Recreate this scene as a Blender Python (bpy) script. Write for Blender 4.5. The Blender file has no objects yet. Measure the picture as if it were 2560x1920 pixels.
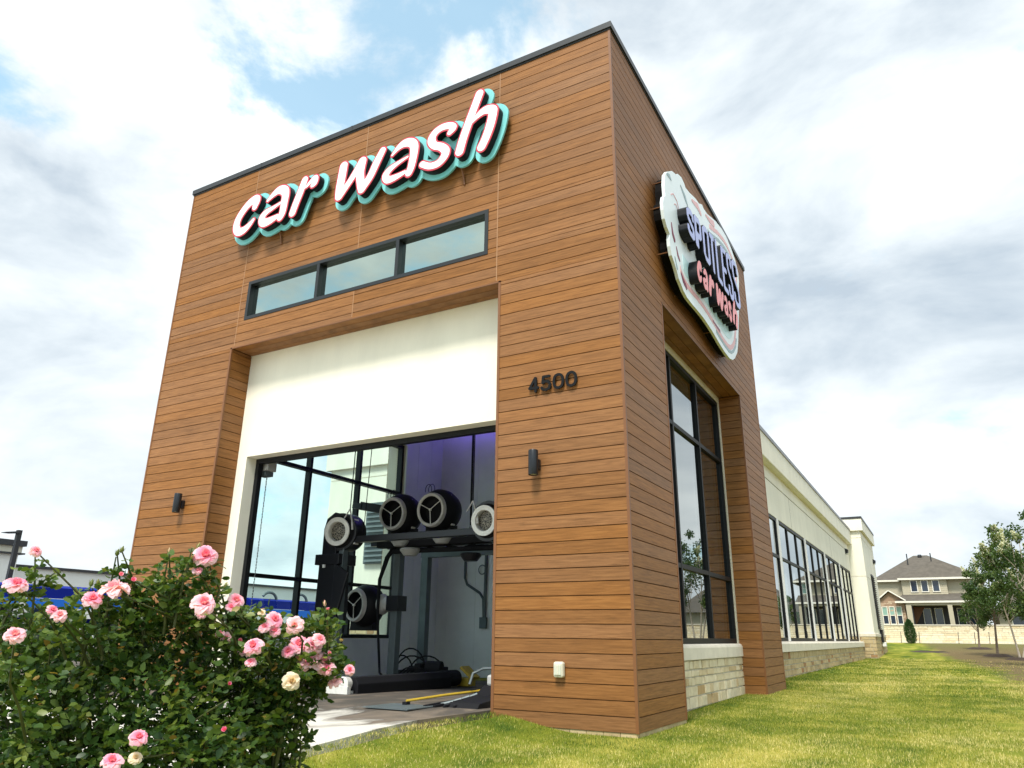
import bpy, bmesh, math, random
import numpy as np
from mathutils import Vector, Matrix
random.seed(7); RNG = np.random.default_rng(7)
SC = bpy.context.scene
COL = SC.collection
rad = math.radians

# ------------------------------------------------------------------ camera
cam_data = bpy.data.cameras.new('camera'); cam = bpy.data.objects.new('camera', cam_data); COL.objects.link(cam)
CP = Vector((3.15105, -8.53448, 1.01737))
cR = Vector((0.8722429, 0.4889564, 0.0106795)); cU = Vector((0.1505124, -0.2891455, 0.9453787)); cB = Vector((0.4653369, -0.8229924, -0.3257991))
cam.matrix_world = Matrix(((cR.x, cU.x, cB.x, CP.x), (cR.y, cU.y, cB.y, CP.y), (cR.z, cU.z, cB.z, CP.z), (0, 0, 0, 1)))
cam_data.sensor_width = 36.0; cam_data.lens = 36.0*1829.9/2560.0
cam_data.clip_start = 0.05; cam_data.clip_end = 3000
SC.camera = cam

# ------------------------------------------------------------------ light
SUN_EL, SUN_AZ = rad(56), Vector((0.14, -0.99, 0)).normalized()
sun_dir = Vector((SUN_AZ.x*math.cos(SUN_EL), SUN_AZ.y*math.cos(SUN_EL), math.sin(SUN_EL)))
sd = bpy.data.lights.new('sun', 'SUN'); sun = bpy.data.objects.new('sun', sd); COL.objects.link(sun)
sd.energy = 3.1; sd.angle = rad(14); sd.color = (1.0, 0.95, 0.87)
sun.rotation_euler = sun_dir.to_track_quat('Z', 'Y').to_euler()
SC.view_settings.view_transform = 'Standard'; SC.view_settings.look = 'None'
SC.view_settings.exposure = 0.58; SC.view_settings.gamma = 1.0; SC.view_settings.use_curve_mapping = False

def nd(nt, typ, **kw):
    n = nt.nodes.new(typ)
    for k, v in kw.items():
        if k.startswith('i_'): n.inputs[k[2:].replace('_', ' ')].default_value = v
        elif k.startswith('n_'): n.inputs[int(k[2:])].default_value = v
        else: setattr(n, k, v)
    return n
def lk(nt, a, b): nt.links.new(a, b)
def mth(nt, op, a, b=None, clamp=False):
    n = nt.nodes.new('ShaderNodeMath'); n.operation = op; n.use_clamp = clamp
    for i, x in enumerate((a, b)):
        if x is None: continue
        if isinstance(x, (int, float)): n.inputs[i].default_value = x
        else: lk(nt, x, n.inputs[i])
    return n.outputs[0]
def ramp(nt, fac, stops, interp='LINEAR'):
    n = nt.nodes.new('ShaderNodeValToRGB'); n.color_ramp.interpolation = interp
    el = n.color_ramp.elements
    while len(el) < len(stops): el.new(0.5)
    for e, (p, c) in zip(el, stops):
        e.position = p; e.color = (*c, 1) if len(c) == 3 else c
    if fac is not None: lk(nt, fac, n.inputs[0])
    return n.outputs[0]
def mixc(nt, fac, a, b, mode='MIX'):
    n = nt.nodes.new('ShaderNodeMix'); n.data_type = 'RGBA'; n.blend_type = mode
    for s, x in ((n.inputs[0], fac), (n.inputs[6], a), (n.inputs[7], b)):
        if isinstance(x, (int, float)): s.default_value = x
        elif isinstance(x, tuple): s.default_value = (*x, 1) if len(x) == 3 else x
        else: lk(nt, x, s)
    return n.outputs[2]

world = bpy.data.worlds.new('World'); SC.world = world; world.use_nodes = True
W = world.node_tree; W.nodes.clear()
sky = nd(W, 'ShaderNodeTexSky', sky_type='NISHITA', sun_disc=False, sun_elevation=SUN_EL, sun_rotation=math.atan2(SUN_AZ.x, SUN_AZ.y), altitude=200, air_density=1.0, dust_density=1.5, ozone_density=1.0)
tc = nd(W, 'ShaderNodeTexCoord'); sep = nd(W, 'ShaderNodeSeparateXYZ'); lk(W, tc.outputs['Generated'], sep.inputs[0])
zz = mth(W, 'ADD', mth(W, 'MAXIMUM', sep.outputs[2], 0.0), 0.18)
cmb = nd(W, 'ShaderNodeCombineXYZ'); lk(W, mth(W, 'DIVIDE', sep.outputs[0], zz), cmb.inputs[0]); lk(W, mth(W, 'DIVIDE', sep.outputs[1], zz), cmb.inputs[1])
mf = nd(W, 'ShaderNodeMapping'); mf.inputs['Scale'].default_value = (1.0, 1.0, 1.7); mf.inputs['Location'].default_value = (1.3, 4.2, .4); lk(W, tc.outputs['Generated'], mf.inputs[0])
n1 = nd(W, 'ShaderNodeTexNoise', i_Scale=4.2, i_Detail=10.0, i_Roughness=0.60, i_Distortion=0.15); lk(W, mf.outputs[0], n1.inputs['Vector'])
n2 = nd(W, 'ShaderNodeTexNoise', i_Scale=3.3, i_Detail=8.0, i_Roughness=0.55, i_Distortion=0.3)
mp = nd(W, 'ShaderNodeMapping'); mp.inputs['Location'].default_value = (3.1, 7.7, 1.0); mp.inputs['Scale'].default_value = (1.0, 1.0, 2.2); lk(W, tc.outputs['Generated'], mp.inputs[0]); lk(W, mp.outputs[0], n2.inputs['Vector'])
def lobe(d, k):   # soft patch of sky round a direction
    v = Vector(d).normalized(); n = nd(W, 'ShaderNodeVectorMath', operation='DOT_PRODUCT'); lk(W, tc.outputs['Generated'], n.inputs[0]); n.inputs[1].default_value = v
    return mth(W, 'POWER', 2.718, mth(W, 'MULTIPLY', mth(W, 'SUBTRACT', n.outputs['Value'], 1.0), k))
def wsum(terms):
    o = None
    for t, w in terms:
        m = mth(W, 'MULTIPLY', t, w); o = m if o is None else mth(W, 'ADD', o, m)
    return o
blue = wsum([(lobe((-.559, .495, .666), 60), .085), (lobe((-.465, .543, .699), 80), .09), (lobe((-.631, .484, .606), 110), .13), (lobe((-.79, .305, .532), 140), .16), (lobe((.3, -.6, .75), 6), .10)])
white = wsum([(lobe((-.60, .44, .50), 60), .08), (lobe((-.675, .377, .634), 70), .10), (lobe((-.784, .396, .478), 30), .14), (lobe((-.112, .965, .238), 12), .12), (lobe((.034, .868, .496), 8), .06)])
grey = wsum([(lobe((.10, .80, .58), 14), .30), (lobe((-.867, .467, .173), 40), .55), (lobe((.091, .942, .324), 60), .30), (lobe((-.015, .778, .628), 60), .22), (lobe((-.3, .5, .3), 2.0), .10)])
den = mth(W, 'ADD', mth(W, 'SUBTRACT', n1.outputs[0], blue), white)
msk = nd(W, 'ShaderNodeMapRange', interpolation_type='SMOOTHSTEP', clamp=True); lk(W, den, msk.inputs[0])
msk.inputs[1].default_value = 0.36; msk.inputs[2].default_value = 0.52
shade = mth(W, 'SUBTRACT', mth(W, 'ADD', mth(W, 'MULTIPLY', n2.outputs[0], 3.0), -0.74), mth(W, 'MULTIPLY', grey, mth(W, 'ADD', n2.outputs[0], 0.25)))
hor = mth(W, 'POWER', mth(W, 'SUBTRACT', 1.0, mth(W, 'MAXIMUM', sep.outputs[2], 0.0)), 10.0)
shade = mth(W, 'ADD', shade, mth(W, 'MULTIPLY', hor, 0.18))
ccol = mixc(W, mth(W, 'MULTIPLY', shade, 1.0, True), (3.2, 3.75, 4.3), (7.2, 7.5, 7.5))
thin = mixc(W, 0.34, mixc(W, 1.0, sky.outputs[0], (1.25, 1.65, 1.6), 'MULTIPLY'), (5.0, 6.9, 7.2))
bg = nd(W, 'ShaderNodeBackground'); bg.inputs[1].default_value = 0.12
lk(W, mixc(W, mth(W, 'ADD', mth(W, 'MULTIPLY', msk.outputs[0], 0.92), 0.06), thin, ccol), bg.inputs[0])
wo = nd(W, 'ShaderNodeOutputWorld'); lk(W, bg.outputs[0], wo.inputs[0])

# ------------------------------------------------------------------ mesh helpers
ORG = {}
class MB:
    def __init__(s): s.v = []; s.f = []; s.a = []
    def add(s, vs, fs, a=0.0):
        o = len(s.v); s.v += [tuple(p) for p in vs]
        for f in fs: s.f.append(tuple(i+o for i in f)); s.a.append(a)
    def box(s, x0, y0, z0, x1, y1, z1, a=0.0):
        s.add([(x0,y0,z0),(x1,y0,z0),(x1,y1,z0),(x0,y1,z0),(x0,y0,z1),(x1,y0,z1),(x1,y1,z1),(x0,y1,z1)],
              [(0,3,2,1),(4,5,6,7),(0,1,5,4),(1,2,6,5),(2,3,7,6),(3,0,4,7)], a)
    def bar(s, p, q, w, h=None, a=0.0, up=(0,0,1)):   # square bar from p to q
        h = h or w; p = Vector(p); q = Vector(q); d = (q-p).normalized(); u = Vector(up)
        if abs(d.dot(u)) > .99: u = Vector((0,1,0))
        x = d.cross(u).normalized(); y = x.cross(d)
        vs = [c + x*(i*w/2) + y*(j*h/2) for c in (p, q) for i, j in ((-1,-1),(1,-1),(1,1),(-1,1))]
        s.add(vs, [(0,1,2,3),(7,6,5,4),(0,4,5,1),(1,5,6,2),(2,6,7,3),(3,7,4,0)], a)
    def tube(s, pts, r, n=10, a=0.0, caps=True):
        pts = [Vector(p) for p in pts]; rs = r if isinstance(r, (list, tuple)) else [r]*len(pts)
        o = len(s.v); t0 = (pts[1]-pts[0]).normalized(); u = t0.orthogonal().normalized()
        for i, p in enumerate(pts):
            t = (pts[min(i+1, len(pts)-1)] - pts[max(i-1, 0)]).normalized()
            u = (u - t*u.dot(t)).normalized(); w = t.cross(u)
            for k in range(n):
                an = 2*math.pi*k/n; s.v.append(tuple(p + (u*math.cos(an) + w*math.sin(an))*rs[i]))
        for i in range(len(pts)-1):
            for k in range(n):
                s.f.append((o+i*n+k, o+i*n+(k+1)%n, o+(i+1)*n+(k+1)%n, o+(i+1)*n+k)); s.a.append(a)
        if caps:
            s.f.append(tuple(o+k for k in range(n))[::-1]); s.a.append(a)
            s.f.append(tuple(o+(len(pts)-1)*n+k for k in range(n))); s.a.append(a)
    def lathe(s, prof, M, n=28, a=0.0):   # profile (r, h) about local z, placed by matrix M
        o = len(s.v)
        for r, h in prof:
            for k in range(n):
                an = 2*math.pi*k/n; s.v.append(tuple(M @ Vector((r*math.cos(an), r*math.sin(an), h))))
        for i in range(len(prof)-1):
            for k in range(n):
                s.f.append((o+i*n+k, o+i*n+(k+1)%n, o+(i+1)*n+(k+1)%n, o+(i+1)*n+k)); s.a.append(a)
    def prism(s, poly, axis, c0, c1, a=0.0):   # poly of 2D points extruded along axis 'x','y','z'
        n = len(poly)
        def P(p, c): return {'x': (c, p[0], p[1]), 'y': (p[0], c, p[1]), 'z': (p[0], p[1], c)}[axis]
        vs = [P(p, c0) for p in poly] + [P(p, c1) for p in poly]
        s.add(vs, [tuple(range(n))[::-1], tuple(range(n, 2*n))] + [(i, (i+1)%n, n+(i+1)%n, n+i) for i in range(n)], a)
    def build(s, name, mat, parent=None, origin=None, smooth=False, bevel=0.0, fix=False):
        off = Vector(ORG[parent.name]) if parent is not None else Vector(origin or (0,0,0))
        me = bpy.data.meshes.new(name)
        me.from_pydata([(p[0]-off.x, p[1]-off.y, p[2]-off.z) for p in s.v], [], s.f); me.materials.append(mat)
        at = me.attributes.new('rnd', 'FLOAT', 'FACE'); at.data.foreach_set('value', s.a)
        if fix:
            b = bmesh.new(); b.from_mesh(me); bmesh.ops.recalc_face_normals(b, faces=b.faces); b.to_mesh(me); b.free()
        if smooth: me.polygons.foreach_set('use_smooth', [True]*len(me.polygons)); me.set_sharp_from_angle(angle=rad(38))
        o = bpy.data.objects.new(name, me); COL.objects.link(o)
        if parent is not None: o.parent = parent
        else: o.location = off
        ORG[o.name] = tuple(off)
        if bevel:
            m = o.modifiers.new('bevel', 'BEVEL'); m.width = bevel; m.segments = 2; m.limit_method = 'ANGLE'
        return o
def tag(o, label=None, cat=None, group=None, kind=None):
    for k, v in (('label', label), ('category', cat), ('group', group), ('kind', kind)):
        if v: o[k] = v
    return o
def thing(name, loc, label, cat, group=None):
    o = bpy.data.objects.new(name, None); COL.objects.link(o); o.location = loc; o.empty_display_size = .3; ORG[o.name] = tuple(loc)
    return tag(o, label, cat, group)
def dup(o, d=(0,0,0), parent=None):     # a thing, its parts and their sub-parts
    c = o.copy(); COL.objects.link(c); c.parent = parent
    if parent is None: c.location = Vector(o.location) + Vector(d)
    for ch in list(o.children): dup(ch, parent=c)
    ORG[c.name] = tuple(c.location) if parent is None else ORG[parent.name]
    return c
def basis(loc, z, up=(0,0,1)):
    z = Vector(z).normalized(); x = Vector(up).cross(z)
    if x.length < 1e-4: x = Vector((1,0,0))
    x.normalize(); y = z.cross(x)
    return Matrix(((x.x,y.x,z.x,loc[0]),(x.y,y.y,z.y,loc[1]),(x.z,y.z,z.z,loc[2]),(0,0,0,1)))

# ------------------------------------------------------------------ materials
def mat(name, col, rough=0.6, metal=0.0, spec=0.5, noise=None, bump=None, **kw):
    m = bpy.data.materials.new(name); m.use_nodes = True; t = m.node_tree; b = t.nodes['Principled BSDF']
    b.inputs['Base Color'].default_value = (*col, 1); b.inputs['Roughness'].default_value = rough
    b.inputs['Metallic'].default_value = metal; b.inputs['Specular IOR Level'].default_value = spec
    if noise:
        sc, amt = noise; co = nd(t, 'ShaderNodeTexCoord'); n = nd(t, 'ShaderNodeTexNoise', i_Scale=sc, i_Detail=5.0, i_Roughness=0.6)
        lk(t, co.outputs['Object'], n.inputs['Vector'])
        c = ramp(t, n.outputs[0], [(0.28, tuple(x*(1-amt) for x in col)), (0.72, tuple(min(1, x*(1+amt)) for x in col))]); lk(t, c, b.inputs['Base Color'])
    if bump:
        sc, st = bump; co = nd(t, 'ShaderNodeTexCoord'); n = nd(t, 'ShaderNodeTexNoise', i_Scale=sc, i_Detail=4.0)
        lk(t, co.outputs['Object'], n.inputs['Vector']); bp = nd(t, 'ShaderNodeBump', i_Strength=st, i_Distance=0.01); lk(t, n.outputs[0], bp.inputs['Height']); lk(t, bp.outputs[0], b.inputs['Normal'])
    return m
def wood_mat():
    m = bpy.data.materials.new('wood_plank'); m.use_nodes = True; t = m.node_tree; b = t.nodes['Principled BSDF']
    co = nd(t, 'ShaderNodeTexCoord'); at = nd(t, 'ShaderNodeAttribute', attribute_name='rnd')
    ad = nd(t, 'ShaderNodeVectorMath', operation='ADD'); lk(t, co.outputs['Object'], ad.inputs[0])
    cb = nd(t, 'ShaderNodeCombineXYZ')
    for i, k in enumerate((37.0, 53.0, 3.0)): lk(t, mth(t, 'MULTIPLY', at.outputs['Fac'], k), cb.inputs[i])
    lk(t, cb.outputs[0], ad.inputs[1])
    mp = nd(t, 'ShaderNodeMapping'); mp.inputs['Scale'].default_value = (1.6, 1.6, 34); lk(t, ad.outputs[0], mp.inputs[0])
    g = nd(t, 'ShaderNodeTexNoise', i_Scale=1.6, i_Detail=7.0, i_Roughness=0.65, i_Distortion=0.6); lk(t, mp.outputs[0], g.inputs['Vector'])
    mp2 = nd(t, 'ShaderNodeMapping'); mp2.inputs['Scale'].default_value = (.8, .8, 3); lk(t, ad.outputs[0], mp2.inputs[0])
    g2 = nd(t, 'ShaderNodeTexNoise', i_Scale=1.0, i_Detail=3.0); lk(t, mp2.outputs[0], g2.inputs['Vector'])
    c = ramp(t, g.outputs[0], [(0.27, (.130, .053, .012)), (0.50, (.224, .094, .026)), (0.76, (.312, .142, .044))])
    c = mixc(t, g2.outputs[0], c, (1.16, 1.12, 1.0), 'MULTIPLY')
    v = nd(t, 'ShaderNodeHueSaturation'); lk(t, c, v.inputs['Color']); lk(t, mth(t, 'ADD', mth(t, 'MULTIPLY', at.outputs['Fac'], .22), .88), v.inputs['Value'])
    lk(t, mth(t, 'ADD', mth(t, 'MULTIPLY', mth(t, 'FRACT', mth(t, 'MULTIPLY', at.outputs['Fac'], 7.3)), .10), .93), v.inputs['Saturation'])
    lk(t, v.outputs[0], b.inputs['Base Color']); b.inputs['Roughness'].default_value = .55; b.inputs['Specular IOR Level'].default_value = .30
    bp = nd(t, 'ShaderNodeBump', i_Strength=.25, i_Distance=.004); lk(t, g.outputs[0], bp.inputs['Height']); lk(t, bp.outputs[0], b.inputs['Normal'])
    return m
def stone_mat(name, stops, sc=6.0):
    m = bpy.data.materials.new(name); m.use_nodes = True; t = m.node_tree; b = t.nodes['Principled BSDF']
    co = nd(t, 'ShaderNodeTexCoord'); at = nd(t, 'ShaderNodeAttribute', attribute_name='rnd')
    ad = nd(t, 'ShaderNodeVectorMath', operation='ADD'); lk(t, co.outputs['Object'], ad.inputs[0])
    cb = nd(t, 'ShaderNodeCombineXYZ'); lk(t, mth(t, 'MULTIPLY', at.outputs['Fac'], 31.0), cb.inputs[0]); lk(t, mth(t, 'MULTIPLY', at.outputs['Fac'], 17.0), cb.inputs[2]); lk(t, cb.outputs[0], ad.inputs[1])
    n = nd(t, 'ShaderNodeTexNoise', i_Scale=sc, i_Detail=7.0, i_Roughness=.62); lk(t, ad.outputs[0], n.inputs['Vector'])
    base = ramp(t, at.outputs['Fac'], stops)
    c = mixc(t, mth(t, 'MULTIPLY', n.outputs[0], 1.0), mixc(t, 1.0, base, (.62, .55, .45), 'MULTIPLY'), mixc(t, 1.0, base, (1.22, 1.2, 1.16), 'MULTIPLY'))
    lk(t, c, b.inputs['Base Color']); b.inputs['Roughness'].default_value = .9; b.inputs['Specular IOR Level'].default_value = .2
    bp = nd(t, 'ShaderNodeBump', i_Strength=.7, i_Distance=.02); lk(t, n.outputs[0], bp.inputs['Height']); lk(t, bp.outputs[0], b.inputs['Normal'])
    return m
def glass_mat(name, base, k, tint, gcol):   # coated pane: lets light through by its tint, mirrors more the flatter one looks
    m = bpy.data.materials.new(name); m.use_nodes = True; t = m.node_tree; t.nodes.clear()
    fr = nd(t, 'ShaderNodeFresnel', i_IOR=1.52); tr = nd(t, 'ShaderNodeBsdfTransparent'); tr.inputs[0].default_value = (*tint, 1)
    gl = nd(t, 'ShaderNodeBsdfGlossy', i_Roughness=0.0); gl.inputs[0].default_value = (*gcol, 1)
    mx = nd(t, 'ShaderNodeMixShader'); lk(t, mth(t, 'ADD', mth(t, 'MULTIPLY', fr.outputs[0], k), base, True), mx.inputs[0])
    lk(t, tr.outputs[0], mx.inputs[1]); lk(t, gl.outputs[0], mx.inputs[2]); o = nd(t, 'ShaderNodeOutputMaterial'); lk(t, mx.outputs[0], o.inputs[0])
    return m
def leaf_mat(name, stops, trans=.35, rough=.45):
    m = bpy.data.materials.new(name); m.use_nodes = True; t = m.node_tree; b = t.nodes['Principled BSDF']; o = t.nodes['Material Output']
    at = nd(t, 'ShaderNodeAttribute', attribute_name='rnd'); c = ramp(t, at.outputs['Fac'], stops); lk(t, c, b.inputs['Base Color']); b.inputs['Roughness'].default_value = rough
    b.inputs['Specular IOR Level'].default_value = .35
    tl = nd(t, 'ShaderNodeBsdfTranslucent'); lk(t, mixc(t, 1.0, c, (1.3, 1.35, .8), 'MULTIPLY'), tl.inputs[0])
    mx = nd(t, 'ShaderNodeMixShader', n_0=trans); lk(t, b.outputs[0], mx.inputs[1]); lk(t, tl.outputs[0], mx.inputs[2]); lk(t, mx.outputs[0], o.inputs[0])
    return m
M = {}
M['wood'] = wood_mat()
M['woodback'] = mat('wood_gap', (.105, .045, .014), .9)
M['trim'] = mat('brown_trim', (.185, .072, .022), .5)
M['joint'] = mat('joint_strip', (.34, .175, .08), .5)
M['cap'] = mat('dark_coping', (.040, .041, .043), .42, .3, noise=(3, .15))
M['capl'] = mat('grey_coping', (.20, .20, .21), .45, .3)
def stucco_mat(name, col):
    m = mat(name, col, .92, spec=.2, bump=(160, .18)); t = m.node_tree; b = t.nodes['Principled BSDF']
    co = nd(t, 'ShaderNodeTexCoord'); mp = nd(t, 'ShaderNodeMapping'); mp.inputs['Scale'].default_value = (1.1, 1.1, .35); lk(t, co.outputs['Object'], mp.inputs[0])
    n = nd(t, 'ShaderNodeTexNoise', i_Scale=1.3, i_Detail=6.0, i_Roughness=.65); lk(t, mp.outputs[0], n.inputs['Vector'])
    lk(t, ramp(t, n.outputs[0], [(.3, tuple(c*.88 for c in col)), (.65, col)]), b.inputs['Base Color']); return m
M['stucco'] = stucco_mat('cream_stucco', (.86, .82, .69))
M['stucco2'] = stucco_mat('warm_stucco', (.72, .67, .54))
M['reveal'] = mat('dark_reveal', (.16, .14, .10), .9)
M['cast'] = mat('cast_stone', (.70, .63, .52), .85, noise=(4, .10), bump=(60, .15))
M['mortar'] = mat('mortar', (.50, .46, .36), .95, noise=(20, .12))
M['frame'] = mat('black_frame', (.008, .009, .010), .5, .0, .25)
M['framehi'] = mat('dark_bronze_frame', (.014, .016, .018), .45, .1)
M['white'] = mat('white_strip', (.80, .79, .76), .6)
M['iwall'] = mat('wash_wall_panel', (.86, .87, .85), .45, noise=(1.2, .08))
M['conc'] = None
M['glass'] = glass_mat('reflective_glass', .24, .95, (.13, .16, .155), (.93, .97, .97))
M['clear'] = glass_mat('clear_glass', .05, .55, (.74, .92, .90), (.9, .97, .95))
M['green'] = glass_mat('green_glass', .48, .6, (.12, .18, .15), (.80, .95, .84))
M['stone'] = stone_mat('limestone', [(0, (.70, .62, .45)), (.40, (.78, .71, .55)), (.82, (.66, .56, .38)), (.95, (.50, .36, .19)), (1, (.44, .26, .11))])
M['stone2'] = stone_mat('pale_limestone', [(0, (.80, .72, .54)), (.5, (.86, .79, .62)), (1, (.70, .58, .38))])
M['stone3'] = stone_mat('tan_limestone', [(0, (.46, .37, .22)), (.5, (.56, .46, .29)), (.9, (.38, .28, .16)), (1, (.33, .15, .07))])
M['black'] = mat('black_paint', (.012, .013, .017), .36, .1)
M['blackm'] = mat('black_plastic', (.009, .009, .011), .75, spec=.2)
M['blower'] = mat('blower_black', (.009, .009, .011), .6, .0, .3, noise=(5, .2))
M['steel'] = mat('galvanised_steel', (.60, .58, .55), .45, .05, noise=(7, .2))
M['flange'] = mat('white_flange', (.78, .76, .70), .45, .2, noise=(12, .12))
M['mesh'] = None
M['greypaint'] = mat('grey_green_steel', (.12, .145, .15), .5, .3, noise=(3, .15))
M['lampgrey'] = mat('lamp_grey', (.42, .42, .40), .5)
M['yellow'] = mat('yellow_paint', (.45, .30, .025), .5, noise=(9, .15))
M['sconce'] = mat('black_sconce', (.016, .018, .022), .34, .3)
M['num'] = mat('black_number', (.008, .008, .009), .6, spec=.15)
M['lwhite'] = mat('letter_face_white', (.93, .90, .92), .35)
M['lred'] = mat('letter_trim_red', (.55, .045, .075), .35)
M['lblack'] = mat('letter_can_black', (.008, .009, .012), .5, spec=.2)
M['teal'] = mat('teal_backing', (.21, .62, .63), .38)
M['lav'] = mat('letter_face_lavender', (.44, .49, .86), .4)
M['pink'] = mat('letter_face_pink', (.90, .30, .31), .4)
M['mint'] = mat('sign_board_white', (.86, .95, .97), .35)
M['mint2'] = mat('sign_board_teal', (.60, .84, .85), .35)
M['spink'] = mat('sign_stripe_pink', (.82, .45, .45), .4)
M['sgrey'] = mat('sign_stripe_grey', (.30, .42, .45), .4)
M['smar'] = mat('sign_mark_maroon', (.22, .02, .06), .4)
M['sback'] = mat('sign_shadow_black', (.006, .005, .005), .8, spec=.1)
M['cream'] = mat('lamp_cream', (.62, .58, .47), .4)
M['lens'] = mat('lamp_lens', (.55, .56, .46), .12)
M['mulch'] = mat('mulch', (.045, .028, .018), .95, noise=(40, .5), bump=(50, 1.0))
M['bark'] = mat('bark', (.20, .15, .11), .9, noise=(14, .35), bump=(30, .6))
M['barkl'] = mat('pale_bark', (.46, .39, .31), .9, noise=(9, .3), bump=(30, .5))
M['cane'] = mat('green_cane', (.075, .085, .025), .6, noise=(8, .3))
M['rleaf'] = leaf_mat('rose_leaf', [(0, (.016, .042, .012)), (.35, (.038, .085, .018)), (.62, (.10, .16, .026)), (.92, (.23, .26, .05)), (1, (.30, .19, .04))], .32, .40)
M['tleaf'] = leaf_mat('tree_leaf', [(0, (.035, .070, .020)), (.5, (.075, .13, .032)), (1, (.15, .19, .05))], .35, .55)
M['bloss'] = leaf_mat('tree_blossom', [(0, (.55, .54, .36)), (1, (.80, .78, .62))], .3, .7)
M['conif'] = leaf_mat('conifer_leaf', [(0, (.028, .07, .02)), (1, (.075, .14, .045))], .15, .6)
M['petal'] = leaf_mat('rose_petal', [(0, (.80, .07, .24)), (.35, (.86, .19, .38)), (.7, (.90, .36, .52)), (1, (.93, .62, .70))], .35, .5)
M['petald'] = leaf_mat('faded_petal', [(0, (.62, .36, .16)), (.5, (.80, .62, .45)), (1, (.88, .76, .62))], .35, .6)
M['bud'] = leaf_mat('rose_bud', [(0, (.12, .16, .03)), (.6, (.30, .28, .08)), (1, (.75, .40, .30))], .2, .5)
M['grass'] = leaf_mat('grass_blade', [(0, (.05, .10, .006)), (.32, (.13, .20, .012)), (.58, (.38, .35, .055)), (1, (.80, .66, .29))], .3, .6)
M['shingle'] = mat('roof_shingle', (.105, .090, .072), .95, noise=(2.5, .22), bump=(14, .5))
M['siding'] = mat('tan_siding', (.44, .39, .28), .8)
M['htrim'] = mat('house_trim', (.74, .70, .60), .7)
M['hbrick'] = stone_mat('house_brick', [(0, (.36, .25, .18)), (.5, (.50, .37, .28)), (1, (.60, .50, .38))], 9)
M['hdark'] = mat('porch_dark', (.030, .028, .030), .6)
M['hglass'] = mat('house_glass_blue', (.018, .030, .055), .08, 0, .7)
M['hblind'] = mat('house_blind_green', (.26, .40, .33), .25)
M['wbld'] = mat('white_render', (.84, .83, .78), .8, noise=(.4, .05))
M['blue'] = mat('blue_canopy', (.004, .016, .24), .7, spec=.15)
M['blue2'] = mat('light_blue_canopy', (.025, .17, .70), .7, spec=.15)
M['postb'] = mat('dark_post', (.022, .023, .026), .5)
M['led'] = None
# ------------------------------------------------------------------ ground
def sm(a, b, x): 
    t = min(1, max(0, (x-a)/(b-a))); return t*t*(3-2*t)
def gz(x, y):
    z = -.045 + .055*sm(1.0, 9.0, y) + .04*sm(8, 34, y)
    z += .82*max(0, min(1, (y-36)/26.0)) if y < 62 else .82
    if y < -2.2: z -= .07*(-2.2-y) if y > -11 else .07*8.8
    if x < -.5 and y < 1: z += .17*sm(.7, 2.0, -x)*sm(-5.5, -3.2, y)
    if x < -1.9: z = min(z, (.03 + .02*min(0, y) if y < 8 else .0))
    z += .012*math.sin(x*1.3+y*.7)*math.sin(y*.9-x*.4)*sm(.5, 2, x)
    return z
def ground_mat():
    m = bpy.data.materials.new('lawn'); m.use_nodes = True; t = m.node_tree; b = t.nodes['Principled BSDF']
    g = nd(t, 'ShaderNodeNewGeometry'); s = nd(t, 'ShaderNodeSeparateXYZ'); lk(t, g.outputs['Position'], s.inputs[0])
    n = nd(t, 'ShaderNodeTexNoise', i_Scale=.9, i_Detail=6.0, i_Roughness=.6); lk(t, g.outputs['Position'], n.inputs['Vector'])
    f = nd(t, 'ShaderNodeTexNoise', i_Scale=38.0, i_Detail=4.0, i_Roughness=.7); lk(t, g.outputs['Position'], f.inputs['Vector'])
    mp = nd(t, 'ShaderNodeMapping'); mp.inputs['Scale'].default_value = (1.2, .16, 1); lk(t, g.outputs['Position'], mp.inputs[0])
    st = nd(t, 'ShaderNodeTexNoise', i_Scale=1.0, i_Detail=4.0); lk(t, mp.outputs[0], st.inputs['Vector'])
    k = mth(t, 'ADD', mth(t, 'MULTIPLY', n.outputs[0], .55), mth(t, 'MULTIPLY', st.outputs[0], .45))
    c = ramp(t, k, [(.38, (.06, .11, .010)), (.50, (.19, .22, .022)), (.60, (.38, .35, .07))])
    c = mixc(t, f.outputs[0], mixc(t, 1.0, c, (.55, .55, .5), 'MULTIPLY'), mixc(t, 1.0, c, (1.4, 1.35, 1.2), 'MULTIPLY'))
    dirt = ramp(t, f.outputs[0], [(.3, (.085, .060, .028)), (.7, (.22, .165, .075))])
    bl = mth(t, 'ADD', mth(t, 'SUBTRACT', s.outputs[0], 4.1), mth(t, 'MULTIPLY', mth(t, 'MAXIMUM', mth(t, 'SUBTRACT', s.outputs[1], 24.0), 0.0), .085))
    bl = mth(t, 'ADD', bl, mth(t, 'MULTIPLY', mth(t, 'SUBTRACT', n.outputs[0], .5), 3.2))
    bl = mth(t, 'MULTIPLY', bl, 1.1, True)
    far = mth(t, 'MULTIPLY', mth(t, 'SUBTRACT', s.outputs[1], 46.0), .06, True)
    dirt = mixc(t, mth(t, 'MULTIPLY', far, .75), dirt, mixc(t, f.outputs[0], (.07, .08, .02), (.20, .20, .055)))
    lk(t, mixc(t, bl, c, dirt), b.inputs['Base Color']); b.inputs['Roughness'].default_value = .95; b.inputs['Specular IOR Level'].default_value = .15
    bp = nd(t, 'ShaderNodeBump', i_Strength=.8, i_Distance=.03); lk(t, f.outputs[0], bp.inputs['Height']); lk(t, bp.outputs[0], b.inputs['Normal'])
    return m
M['lawn'] = ground_mat()
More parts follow.
